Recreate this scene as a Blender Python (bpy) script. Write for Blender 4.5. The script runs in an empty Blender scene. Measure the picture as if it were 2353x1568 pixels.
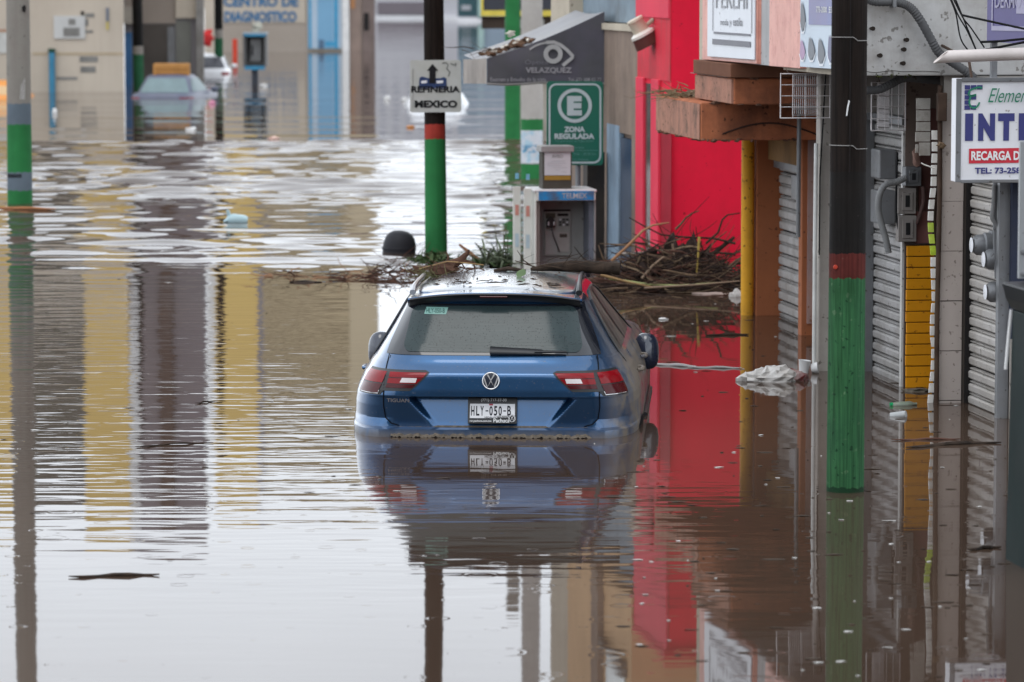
import bpy, bmesh, math, random
import numpy as np
from mathutils import Vector, Matrix
random.seed(7); RNG = np.random.RandomState(11)
SC = bpy.context.scene
COL = SC.collection
R = math.radians

# ------------------------------------------------------------------ camera
F, CX, CY, EYE = 8600.0, 1176.5, 784.0, 2.97        # survey of the photo at 2353 px width; eye height above the flood
PITCH = math.atan((CY + 40.0) / F)
cam = bpy.data.cameras.new('camera'); camo = bpy.data.objects.new('camera', cam); COL.objects.link(camo)
camo.location = (0, 0, EYE); camo.rotation_euler = (math.pi/2 - PITCH, 0, 0)
cam.sensor_width = 36.0; cam.lens = F / 2353.0 * 36.0
cam.clip_start = 0.5; cam.clip_end = 2000
cam.dof.use_dof = True; cam.dof.focus_distance = 25.2; cam.dof.aperture_fstop = 3.6
SC.camera = camo

# ------------------------------------------------------------------ light
wd = bpy.data.worlds.new('World'); SC.world = wd; wd.use_nodes = True
nt = wd.node_tree; nt.nodes.clear()
def N(tree, typ, **kw):
    n = tree.nodes.new(typ)
    for k, v in kw.items():
        if k == 'inp':
            for a, b in v.items(): n.inputs[a].default_value = b
        else: setattr(n, k, v)
    return n
SUN_EL, SUN_AZ = R(62), R(200)
sky = N(nt, 'ShaderNodeTexSky', sky_type='NISHITA', sun_disc=False, sun_elevation=SUN_EL, sun_rotation=SUN_AZ)
sky.air_density = 1.0; sky.dust_density = 6.0; sky.ozone_density = 1.0
hsv = N(nt, 'ShaderNodeHueSaturation', inp={'Saturation': 0.12, 'Value': 1.0})
tc = N(nt, 'ShaderNodeTexCoord'); sx = N(nt, 'ShaderNodeSeparateXYZ')
cl = N(nt, 'ShaderNodeTexNoise', inp={'Scale': 3.0, 'Detail': 4.0, 'Roughness': 0.5})
cr = N(nt, 'ShaderNodeMapRange', inp={'From Min': 0.3, 'From Max': 0.7, 'To Min': 0.86, 'To Max': 1.1})
gr = N(nt, 'ShaderNodeMapRange', inp={'From Min': 0.0, 'From Max': 1.0, 'To Min': 24.5, 'To Max': 16.5})
mul = N(nt, 'ShaderNodeMath', operation='MULTIPLY')
deck = N(nt, 'ShaderNodeVectorMath', operation='SCALE'); deck.inputs[0].default_value = (0.895, 0.955, 1.03)
mix = N(nt, 'ShaderNodeMixRGB', inp={'Fac': 0.88})
bg = N(nt, 'ShaderNodeBackground', inp={'Strength': 0.1}); out = N(nt, 'ShaderNodeOutputWorld')
L = nt.links.new
L(tc.outputs['Generated'], sx.inputs[0]); L(sx.outputs['Z'], gr.inputs['Value'])
L(tc.outputs['Generated'], cl.inputs['Vector']); L(cl.outputs['Fac'], cr.inputs['Value'])
L(gr.outputs[0], mul.inputs[0]); L(cr.outputs[0], mul.inputs[1]); L(mul.outputs[0], deck.inputs['Scale'])
L(sky.outputs[0], hsv.inputs['Color']); L(hsv.outputs[0], mix.inputs[1]); L(deck.outputs[0], mix.inputs[2])
L(mix.outputs[0], bg.inputs['Color']); L(bg.outputs[0], out.inputs['Surface'])
sun = bpy.data.lights.new('sun', 'SUN'); sun.energy = 0.6; sun.angle = R(25); sun.color = (1.0, 0.97, 0.93)
suno = bpy.data.objects.new('sun', sun); COL.objects.link(suno)
sd = Vector((math.sin(SUN_AZ)*math.cos(SUN_EL), math.cos(SUN_AZ)*math.cos(SUN_EL), math.sin(SUN_EL)))
suno.rotation_euler = sd.to_track_quat('Z', 'Y').to_euler(); suno.location = (0, 20, 30)
SC.view_settings.view_transform = 'Standard'; SC.view_settings.look = 'None'
SC.view_settings.exposure = 0.0; SC.view_settings.gamma = 1.0; SC.view_settings.use_curve_mapping = False
SC.render.engine = 'CYCLES'; SC.cycles.use_denoising = True
SC.cycles.max_bounces = 6; SC.cycles.diffuse_bounces = 3; SC.cycles.glossy_bounces = 4
SC.cycles.sample_clamp_indirect = 6.0

# ------------------------------------------------------------------ survey helpers (metres from the photo's sight lines)
cp, sp = math.cos(PITCH), math.sin(PITCH)
def ray(x, y):
    dx, dy = (x - CX)/F, -(y - CY)/F
    return Vector((dx, cp + dy*sp, -sp + dy*cp))
def W(x, y, z=0.0):                                  # point of the level z on a sight line
    d = ray(x, y); k = (z - EYE)/d.z
    return Vector((d.x*k, d.y*k, z))
def RY(x, y, Y):                                     # point at distance Y on a sight line
    d = ray(x, y); k = Y/d.y
    return Vector((d.x*k, Y, EYE + d.z*k))
K0 = W(1942, 1128); K1 = W(1002, 575)
U = (K1 - K0).normalized(); V = Vector((U.y, -U.x, 0))   # along the street / away from the road
SA = math.atan2(-U.x, U.y)                               # street frame turned about z
def S(q, t, z=0.0): return K0 + V*q + U*t + Vector((0, 0, z))
def qt(p): d = p - K0; return d.dot(V), d.dot(U)
def RT(x, y, t):                                     # (q, z) where a sight line meets the cross plane t
    o = Vector((0, 0, EYE)); d = ray(x, y); k = (t - (o - K0).dot(U))/d.dot(U); p = o + d*k
    return (p - K0).dot(V), p.z
def RQ(x, y, q):                                     # (t, z) where it meets the facade plane q
    o = Vector((0, 0, EYE)); d = ray(x, y); k = (q - (o - K0).dot(V))/d.dot(V); p = o + d*k
    return (p - K0).dot(U), p.z

# ------------------------------------------------------------------ mesh builder
class MB:
    def __init__(s): s.v = []; s.f = []
    def add(s, vs, fs):
        b = len(s.v); s.v += [tuple(p) for p in vs]; s.f += [tuple(i + b for i in f) for f in fs]; return s
    def box(s, x0, x1, y0, y1, z0, z1):
        x0, x1 = sorted((x0, x1)); y0, y1 = sorted((y0, y1)); z0, z1 = sorted((z0, z1))
        return s.add([(x, y, z) for z in (z0, z1) for x, y in ((x0, y0), (x1, y0), (x1, y1), (x0, y1))],
                     [(3,2,1,0),(4,5,6,7),(0,1,5,4),(1,2,6,5),(2,3,7,6),(3,0,4,7)])
    def quad(s, *p): return s.add(p, [tuple(range(len(p)))])
    def prism(s, poly, axis, a, b):                  # poly of 2-tuples, extruded along axis from a to b
        n = len(poly)
        def P(u, v, w): return (w, u, v) if axis == 0 else (u, w, v) if axis == 1 else (u, v, w)
        vs = [P(u, v, a) for u, v in poly] + [P(u, v, b) for u, v in poly]
        fs = [tuple(range(n)), tuple(range(2*n - 1, n - 1, -1))] + [(i, i + n, (i + 1) % n + n, (i + 1) % n) for i in range(n)]
        return s.add(vs, fs)
    def tube(s, pts, r, n=8, cap=True):
        pts = [Vector(p) for p in pts]; rs = r if hasattr(r, '__len__') else [r]*len(pts); vs = []
        for i, p in enumerate(pts):
            d = (pts[min(i + 1, len(pts) - 1)] - pts[max(i - 1, 0)]).normalized()
            a = d.orthogonal() if abs(d.z) > .9 else d.cross(Vector((0, 0, 1)))
            if i == 0: pa = a.normalized()
            else:
                pa = (pa - d*pa.dot(d))
                pa = pa.normalized() if pa.length > 1e-6 else a.normalized()
            b = d.cross(pa)
            vs += [p + (pa*math.cos(2*math.pi*k/n) + b*math.sin(2*math.pi*k/n))*rs[i] for k in range(n)]
        fs = [(i*n + k, i*n + (k + 1) % n, (i + 1)*n + (k + 1) % n, (i + 1)*n + k) for i in range(len(pts) - 1) for k in range(n)]
        if cap: fs += [tuple(range(n - 1, -1, -1)), tuple(range((len(pts) - 1)*n, len(pts)*n))]
        return s.add(vs, fs)
    def lathe(s, prof, c=(0, 0, 0), n=32, M=None):   # prof of (r, z)
        vs = []; c = Vector(c)
        for r, z in prof:
            for k in range(n):
                p = Vector((r*math.cos(2*math.pi*k/n), r*math.sin(2*math.pi*k/n), z))
                vs.append(c + (M @ p if M else p))
        fs = [(i*n + k, i*n + (k + 1) % n, (i + 1)*n + (k + 1) % n, (i + 1)*n + k) for i in range(len(prof) - 1) for k in range(n)]
        fs += [tuple(range(n - 1, -1, -1)), tuple(range((len(prof) - 1)*n, len(prof)*n))]
        return s.add(vs, fs)
    def grid(s, fn, nu, nv, flip=False):
        vs = [fn(i/nu, j/nv) for j in range(nv + 1) for i in range(nu + 1)]
        fs = []
        for j in range(nv):
            for i in range(nu):
                a = j*(nu + 1) + i; q = (a, a + 1, a + nu + 2, a + nu + 1)
                fs.append(q[::-1] if flip else q)
        return s.add(vs, fs)
    def blob(s, c, r, seed=0, rough=.25, sub=2):
        bm = bmesh.new(); bmesh.ops.create_icosphere(bm, subdivisions=sub, radius=1.0)
        rn = np.random.RandomState(seed); ph = rn.rand(6)*6.28; fr = rn.rand(6)*3 + 1.5
        vs = []
        for v in bm.verts:
            p = v.co; k = 1 + rough*(math.sin(p.x*fr[0]*2 + ph[0])*math.cos(p.y*fr[1]*2 + ph[1]) + .6*math.sin(p.z*fr[2]*3 + ph[2] + p.x*fr[3]))
            vs.append((c[0] + p.x*r[0]*k, c[1] + p.y*r[1]*k, c[2] + p.z*r[2]*k))
        fs = [tuple(v.index for v in f.verts) for f in bm.faces]; bm.free()
        return s.add(vs, fs)
    def mesh(s, name, mat=None, org=(0, 0, 0), bevel=0.0, smooth=False, seg=2):
        me = bpy.data.meshes.new(name); ox, oy, oz = org
        me.from_pydata([(a - ox, b - oy, c - oz) for a, b, c in s.v], [], s.f)
        bm = bmesh.new(); bm.from_mesh(me); bmesh.ops.recalc_face_normals(bm, faces=bm.faces)
        if bevel > 0:
            es = [e for e in bm.edges if len(e.link_faces) == 2 and e.calc_face_angle(0) > .6]
            bmesh.ops.bevel(bm, geom=es, offset=bevel, segments=seg, affect='EDGES', profile=.5, clamp_overlap=True)
        bm.to_mesh(me); bm.free()
        if smooth:
            me.polygons.foreach_set('use_smooth', [True]*len(me.polygons))
            try: me.set_sharp_from_angle(angle=R(38))
            except Exception: pass
        if mat is not None: me.materials.append(mat)
        return me

ORG = {}
def link(name, data, parent=None):
    o = bpy.data.objects.new(name, data); COL.objects.link(o)
    if parent is not None: o.parent = parent; ORG[o.name] = ORG.get(parent.name, (0, 0, 0))
    return o
def tag(o, label=None, cat=None, group=None, kind=None):
    for k, v in (('label', label), ('category', cat), ('group', group), ('kind', kind)):
        if v: o[k] = v
    return o
def thing(name, label, cat, q, t, z=0.0, group=None):            # an Empty in the street frame, base at (q, t, z)
    o = link(name, None); o.location = S(q, t, z); o.rotation_euler = (0, 0, SA); o.empty_display_size = .1
    ORG[o.name] = (q, t, z); return tag(o, label, cat, group)
def thing_w(name, label, cat, loc, rz=0.0, group=None):          # an Empty anywhere
    o = link(name, None); o.location = loc; o.rotation_euler = (0, 0, rz); o.empty_display_size = .1
    return tag(o, label, cat, group)
def part(name, mb, mat, parent, bevel=0.0, smooth=False, label=None, seg=2):
    o = link(name, mb.mesh(name, mat, ORG.get(parent.name, (0, 0, 0)), bevel, smooth, seg), parent)
    if label: o['label'] = label
    return o
def solo(name, mb, mat, label, cat, q, t, z=0.0, bevel=0.0, smooth=False, group=None, kind=None):  # a one-mesh thing in the street frame
    o = link(name, mb.mesh(name, mat, (q, t, z), bevel, smooth)); o.location = S(q, t, z); o.rotation_euler = (0, 0, SA); ORG[o.name] = (q, t, z)
    return tag(o, label, cat, group, kind)
def solo_w(name, mb, mat, label, cat, loc=(0, 0, 0), rz=0.0, bevel=0.0, smooth=False, group=None, kind=None):
    o = link(name, mb.mesh(name, mat, (0, 0, 0), bevel, smooth)); o.location = loc; o.rotation_euler = (0, 0, rz)
    return tag(o, label, cat, group, kind)
def copy_tree(o, parent=None):
    c = o.copy(); COL.objects.link(c); c.parent = parent
    for ch in list(o.children): copy_tree(ch, c)
    return c

# lettering: flat print fitted to a box, mapped on a plane by fn(u, v)
def text_mb(s, w, h, fn, bold=0.0, shear=0.0, res=3):
    cu = bpy.data.curves.new('lettering', 'FONT'); cu.body = s; cu.size = 1.0; cu.offset = bold; cu.shear = shear; cu.resolution_u = res
    o = bpy.data.objects.new('lettering', cu); COL.objects.link(o)
    me = bpy.data.meshes.new_from_object(o.evaluated_get(bpy.context.evaluated_depsgraph_get()))
    vs = np.array([v.co[:] for v in me.vertices]); fs = [tuple(p.vertices) for p in me.polygons]
    bpy.data.objects.remove(o); bpy.data.meshes.remove(me); bpy.data.curves.remove(cu)
    mn, mx = vs.min(0), vs.max(0); mb = MB()
    kx = w/max(mx[0] - mn[0], 1e-6); ky = h/max(mx[1] - mn[1], 1e-6)
    return mb.add([fn((p[0] - mn[0])*kx, (p[1] - mn[1])*ky) for p in vs], fs)
def arc_strip(mb, fn, cx, cy, r0, r1, a0=0.0, a1=2*math.pi, n=32, tap=None):
    vs = []
    for i in range(n + 1):
        a = a0 + (a1 - a0)*i/n; k = 1.0 if tap is None else tap(i/n); m = (r0 + r1)/2; hw = (r1 - r0)/2*k
        vs += [fn(cx + (m - hw)*math.cos(a), cy + (m - hw)*math.sin(a)), fn(cx + (m + hw)*math.cos(a), cy + (m + hw)*math.sin(a))]
    return mb.add(vs, [(2*i, 2*i + 1, 2*i + 3, 2*i + 2) for i in range(n)])
def line_strip(mb, fn, pts, w):
    P = [Vector((a, b, 0)) for a, b in pts]; vs = []
    for i, p in enumerate(P):
        d = (P[min(i + 1, len(P) - 1)] - P[max(i - 1, 0)]).normalized(); n = Vector((-d.y, d.x, 0))*w/2
        vs += [fn(p.x + n.x, p.y + n.y), fn(p.x - n.x, p.y - n.y)]
    return mb.add(vs, [(2*i, 2*i + 1, 2*i + 3, 2*i + 2) for i in range(len(P) - 1)])

# ------------------------------------------------------------------ materials
MATS = {}
def M(name, col, rough=.65, var=.12, scale=5.0, dirt=0.0, dcol=(.09, .065, .045), dscale=1.6, spots=0.0, sscale=22.0, streak=0.0,
      stcol=None, bump=0.0, bscale=40.0, metal=0.0, spec=.5, coat=0.0, col2=None, c2=(.5, .08, 2.0), grain=0.0, rvar=0.0):
    if name in MATS: return MATS[name]
    m = bpy.data.materials.new(name); m.use_nodes = True; t = m.node_tree; b = t.nodes['Principled BSDF']; l = t.links.new
    pos = N(t, 'ShaderNodeNewGeometry').outputs['Position']
    def noise(sc, det=3.0, vec=None, rg=.55):
        n = N(t, 'ShaderNodeTexNoise', inp={'Scale': sc, 'Detail': det, 'Roughness': rg}); l(vec or pos, n.inputs['Vector']); return n.outputs['Fac']
    def rng(x, a, b_, lo=0.0, hi=1.0):
        n = N(t, 'ShaderNodeMapRange', inp={'From Min': a, 'From Max': b_, 'To Min': lo, 'To Max': hi}); l(x, n.inputs['Value']); return n.outputs[0]
    def mixc(f, a, c):
        n = N(t, 'ShaderNodeMixRGB')
        for i, x in ((0, f), (1, a), (2, c)):
            if isinstance(x, (tuple, float, int)): n.inputs[i].default_value = (*x, 1) if isinstance(x, tuple) else x
            else: l(x, n.inputs[i])
        return n.outputs[0]
    def stretch(v):
        n = N(t, 'ShaderNodeVectorMath', operation='MULTIPLY'); n.inputs[1].default_value = v; l(pos, n.inputs[0]); return n.outputs[0]
    lo = tuple(max(0, c*(1 - var)) for c in col); hi = tuple(min(1, c*(1 + var)) for c in col)
    c = mixc(rng(noise(scale, 4.0), .3, .7), lo, hi)
    if col2: c = mixc(rng(noise(c2[2], 5.0), c2[0] - c2[1], c2[0] + c2[1]), c, col2)
    if grain: c = mixc(rng(noise(1.0, 4.0, stretch((70, 70, 2.2))), .42, .62, 0, grain), c, tuple(x*.35 for x in col))
    if streak: c = mixc(rng(noise(1.0, 4.0, stretch((9, 9, .55))), .48, .72, 0, streak), c, stcol or dcol)
    if dirt: c = mixc(rng(noise(dscale, 6.0, None, .68), .45, .68, 0, dirt), c, dcol)
    if spots: c = mixc(rng(noise(sscale, 2.0), .715 - .07*spots, .765 - .07*spots, 0, .85), c, tuple(x*.6 for x in dcol))
    l(c, b.inputs['Base Color'])
    b.inputs['Metallic'].default_value = metal; b.inputs['Specular IOR Level'].default_value = spec if rough < .5 or spec != .5 else .10
    if coat: b.inputs['Coat Weight'].default_value = coat; b.inputs['Coat Roughness'].default_value = .05
    if rvar: l(rng(noise(scale*1.7, 4.0), .3, .7, max(0, rough - rvar), min(1, rough + rvar)), b.inputs['Roughness'])
    else: b.inputs['Roughness'].default_value = rough
    if bump:
        n = N(t, 'ShaderNodeBump', inp={'Strength': .6, 'Distance': bump}); v = stretch((60, 60, 3)) if grain else None
        l(noise(1.0 if grain else bscale, 4.0, v), n.inputs['Height']); l(n.outputs[0], b.inputs['Normal'])
    MATS[name] = m; return m
# ------------------------------------------------------------------ the flood and the ground below it
def water_material():
    m = bpy.data.materials.new('muddy_flood_water'); m.use_nodes = True; t = m.node_tree; b = t.nodes['Principled BSDF']; l = t.links.new
    pos = N(t, 'ShaderNodeNewGeometry').outputs['Position']; sep = N(t, 'ShaderNodeSeparateXYZ'); l(pos, sep.inputs[0])
    def val(x, sock):
        if isinstance(x, (int, float)): sock.default_value = x
        else: l(x, sock)
    def math_(op, a, c=0.0, d=0.0):
        n = N(t, 'ShaderNodeMath', operation=op); val(a, n.inputs[0]); val(c, n.inputs[1]); val(d, n.inputs[2]); return n.outputs[0]
    def sm(x, a, c, lo=0.0, hi=1.0):
        n = N(t, 'ShaderNodeMapRange', interpolation_type='SMOOTHSTEP', inp={'From Min': a, 'From Max': c, 'To Min': lo, 'To Max': hi}); val(x, n.inputs[0]); return n.outputs[0]
    def nz(sc, st, det=2.0, off=0.0, rg=.5):
        v = N(t, 'ShaderNodeVectorMath', operation='MULTIPLY_ADD'); v.inputs[1].default_value = st; v.inputs[2].default_value = (off, off*.7, 0); l(pos, v.inputs[0])
        n = N(t, 'ShaderNodeTexNoise', inp={'Scale': sc, 'Detail': det, 'Roughness': rg}); l(v.outputs[0], n.inputs['Vector'])
        return math_('SUBTRACT', n.outputs['Fac'], .5)
    X, Y = sep.outputs['X'], sep.outputs['Y']
    # distance from the kerb line
    q = math_('ADD', math_('MULTIPLY', math_('SUBTRACT', X, K0.x), V.x), math_('MULTIPLY', math_('SUBTRACT', Y, K0.y), V.y))
    wob = nz(.25, (1, 1, 1), 2.0, 3.1)
    Yw = math_('ADD', Y, math_('MULTIPLY', wob, 5.0))
    # wind-ruffled reach between the calm far pond and the sheltered street
    ruff = math_('MULTIPLY', sm(Yw, 35.5, 50.0), sm(Y, 70.7, 70.2))
    gust = sm(nz(.30, (.25, 1, 1), 2.0, 8.2), -.12, .22, .55, 1.15)
    ruff = math_('MULTIPLY', ruff, gust)
    mid = math_('MULTIPLY', math_('MULTIPLY', sm(Yw, 19.8, 25.0), sm(Y, 44.0, 36.0)), sm(q, -1.6, -3.1))
    near = math_('MULTIPLY', sm(Yw, 16.5, 19.5), sm(Yw, 24.5, 20.5))
    w1 = nz(1.0, (.6, 1.5, 1), 2.5, 0.0, .55)
    w2 = nz(1.0, (2.4, 9.0, 1), 2.0, 5.0)
    w3 = nz(1.0, (.35, 1.3, 1), 2.0, 9.0)
    w5 = nz(1.0, (.34, .62, 1), 3.0, 21.0, .6)
    w4 = nz(1.0, (1.0, 4.2, 1), 2.0, 14.0)
    h = math_('ADD', 0.0, math_('MULTIPLY', math_('ADD', math_('MULTIPLY', w2, MID2), math_('MULTIPLY', w4, MID1)), mid))
    h = math_('ADD', h, math_('MULTIPLY', math_('MULTIPLY', w4, NEAR1), math_('MULTIPLY', near, sm(q, 0.2, -1.4, .15, 1.0))))
    h = math_('ADD', h, math_('MULTIPLY', w3, .0016))
    h = math_('ADD', h, math_('MULTIPLY', w2, .0002))
    h = math_('ADD', h, math_('MULTIPLY', math_('MULTIPLY', nz(1.0, (.12, .32, 1), 3.0, 31.0), .045), sm(Y, 70.8, 73.0)))
    # rings of the last rain drops
    def rings(sc, amp, off):
        vv = N(t, 'ShaderNodeVectorMath', operation='ADD'); vv.inputs[1].default_value = (off, off, 0); l(pos, vv.inputs[0])
        vo = N(t, 'ShaderNodeTexVoronoi', voronoi_dimensions='2D', inp={'Scale': sc}); l(vv.outputs[0], vo.inputs['Vector'])
        cs = N(t, 'ShaderNodeSeparateColor'); l(vo.outputs['Color'], cs.inputs[0])
        r = sm(cs.outputs[0], 0, 1, .02, .16); d = math_('SUBTRACT', vo.outputs['Distance'], r)
        g = math_('MULTIPLY', math_('SINE', math_('MULTIPLY', d, 75.0)), math_('POWER', 2.718, math_('MULTIPLY', math_('MULTIPLY', d, d), -1500.0)))
        return math_('MULTIPLY', g, math_('MULTIPLY', sm(cs.outputs[1], .35, .5), amp))
    h = math_('ADD', h, rings(1.7, .00012, 0.0))
    h = math_('ADD', h, rings(3.3, .00012, 3.7))
    bp = N(t, 'ShaderNodeBump', inp={'Strength': 1.0, 'Distance': 1.0}); l(h, bp.inputs['Height']); l(bp.outputs[0], b.inputs['Normal'])
    mc = N(t, 'ShaderNodeMixRGB'); mc.inputs[1].default_value = (.048, .030, .021, 1); mc.inputs[2].default_value = (.064, .042, .030, 1)
    l(sm(nz(.22, (.6, 1, 1), 3.0, 2.0), -.2, .2), mc.inputs[0]); l(mc.outputs[0], b.inputs['Base Color'])
    b.inputs['Roughness'].default_value = .025; b.inputs['IOR'].default_value = 1.333
    return m
MID1, MID2, NEAR1 = .0062, .0018, .0030
wb = MB()
def waves(X, Y):                                     # wind ruffles on the open junction, dying out towards the street
    rn = np.random.RandomState(3); Z = np.zeros_like(X)
    for lo, hi, n, sl in ((.8, 2.4, 60, RUFF_BIG), (.32, .8, 80, RUFF_SMALL)):
        for _ in range(n):
            lam = math.exp(rn.uniform(math.log(lo), math.log(hi))); a = rn.normal()*.42; k = 2*math.pi/lam
            Z += sl*math.sqrt(2.0/n)/k*np.sin(k*(np.sin(a)*X + np.cos(a)*Y) + rn.rand()*6.283)
    g = sum(np.sin(X*rn.uniform(.15, .6) + Y*rn.uniform(.15, .5) + rn.rand()*6.28) for _ in range(5))/5
    S_ = lambda x, a, c: (lambda u: u*u*(3 - 2*u))(np.clip((x - a)/(c - a), 0, 1))
    env = (.04 + .96*S_(Y + g*11, 33.0, 57.0))*S_(Y, 33.0, 36.0)*S_(Y, 70.55, 70.25)*(1 + .35*S_(Y, 61, 68))*S_(X, -13.5, -11.5)*S_(X, 5.5, 4.0)*(.8 + .45*np.clip(g*1.6, -.6, .8))
    return Z*env
RUFF_BIG, RUFF_SMALL = .080, .075
xs = np.concatenate([[-150, -60, -25], np.linspace(-14, 6, 230), [20, 60, 150]]); ys = np.concatenate([[6, 14, 22, 30], np.linspace(32.5, 70.7, 900), [72, 90, 140, 220, 430]])
GX, GY = np.meshgrid(xs, ys); GZ = waves(GX, GY); nx = len(xs)
wb.v = list(zip(GX.ravel().tolist(), GY.ravel().tolist(), GZ.ravel().tolist())); wb.f = [(j*nx + i, j*nx + i + 1, (j + 1)*nx + i + 1, (j + 1)*nx + i) for j in range(len(ys) - 1) for i in range(nx - 1)]
wo = link('flood_water', wb.mesh('flood_water', water_material(), smooth=True)); tag(wo, kind='structure')
gb = MB(); gb.quad((-900, -60, -.9), (900, -60, -.9), (900, 1500, -.9), (-900, 1500, -.9))
go = link('ground', gb.mesh('ground', M('wet_ground', (.10, .085, .07), .7))); tag(go, kind='structure')
# ------------------------------------------------------------------ lofted car bodies
class Loft:
    def __init__(s, rows):                           # rows of (z, half width, rear y, front y, squareness)
        a = np.array(sorted(rows)); s.z, s.hw, s.yr, s.yf, s.n = a.T; s.cache = {}
    def at(s, z): return [float(np.interp(z, s.z, k)) for k in (s.hw, s.yr, s.yf, s.n)]
    def pt(s, th, z, off=0.0):
        hw, yr, yf, n = s.at(z); hw += off; yr -= off; yf += off; c, l = (yr + yf)/2, (yf - yr)/2
        a, b = math.sin(th), math.cos(th)
        return (hw*math.copysign(abs(a)**(2/n), a), c - l*math.copysign(abs(b)**(2/n), b), z)
    def rear(s, x, z, off=0.0):                      # rear surface point above car-local x
        hw, yr, yf, n = s.at(z); hw += off; yr -= off; c, l = (yr + yf)/2, (yf - yr)/2
        return (x, c - l*max(0.0, 1 - min(1, abs(x)/hw)**n)**(1/n), z)
    def side(s, y, z, sg=1, off=0.0):
        hw, yr, yf, n = s.at(z); hw += off; c, l = (yr + yf)/2, (yf - yr)/2
        return (sg*hw*max(0.0, 1 - min(1, abs(y - c)/l)**n)**(1/n), y, z)
    def arc(s, a, z, off=0.0):                       # walk a metres round the corner from the rear centre
        k = round(z, 3)
        if k not in s.cache:
            hw, yr, yf, n = s.at(z); d = [0.0]; ys = [yr]; xs = [0.0]; c, l = (yr + yf)/2, (yf - yr)/2
            th = (np.linspace(0, 1, 900)**3.2)*math.pi/2
            th = np.concatenate([np.linspace(0, 1e-4, 4)[:-1]*0, th])
            X = hw*np.sin(th)**(2/n); Y = c - l*np.cos(th)**(2/n)
            D = np.concatenate([[0], np.cumsum(np.hypot(np.diff(X), np.diff(Y)))]); s.cache[k] = (D, X, Y)
        D, X, Y = s.cache[k]; g = abs(a); x = float(np.interp(g, D, X)); y = float(np.interp(g, D, Y))
        x2 = float(np.interp(g + .004, D, X)); y2 = float(np.interp(g + .004, D, Y)); tx, ty = x2 - x, y2 - y; ln = math.hypot(tx, ty) or 1
        nx, ny = -(-ty)/ln, -tx/ln
        return (math.copysign(x + nx*off, a), y + ny*off, z)
    def shell(s, mb, zs, nth, mod=None, cap_top=True):
        k = np.linspace(-1, 1, nth + 1)[:-1]; th = []
        for u in k:                                  # even spread of points on each face in spite of the squareness
            th.append(u*math.pi)
        vs = []
        for z in zs:
            hw, yr, yf, n = s.at(z); c, l = (yr + yf)/2, (yf - yr)/2
            for t_ in th:
                # squared circle parameter, then superellipse
                a, b = math.sin(t_), math.cos(t_); m = max(abs(a), abs(b)); px, py = a/m, b/m
                g = (abs(px)**n + abs(py)**n)**(-1/n)
                p = (hw*px*g, c - l*py*g, z); vs.append(mod(*p) if mod else p)
        fs = [(i*nth + j, i*nth + (j + 1) % nth, (i + 1)*nth + (j + 1) % nth, (i + 1)*nth + j) for i in range(len(zs) - 1) for j in range(nth)]
        fs.append(tuple(range(nth - 1, -1, -1)))
        if cap_top: fs.append(tuple(range((len(zs) - 1)*nth, len(zs)*nth)))
        return mb.add(vs, fs)
def rows_patch(rows, fn, nu=14, sub=4):              # rows of (z, left, right): a fitted skin fn(s, z)
    mb = MB(); rr = []
    for (z0, a0, b0), (z1, a1, b1) in zip(rows, rows[1:]):
        for k in range(sub): u = k/sub; rr.append((z0 + (z1 - z0)*u, a0 + (a1 - a0)*u, b0 + (b1 - b0)*u))
    rr.append(rows[-1])
    vs = [fn(a + (b - a)*i/nu, z) for z, a, b in rr for i in range(nu + 1)]
    fs = [(j*(nu + 1) + i, j*(nu + 1) + i + 1, (j + 1)*(nu + 1) + i + 1, (j + 1)*(nu + 1) + i) for j in range(len(rr) - 1) for i in range(nu)]
    return mb.add(vs, fs)

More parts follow.
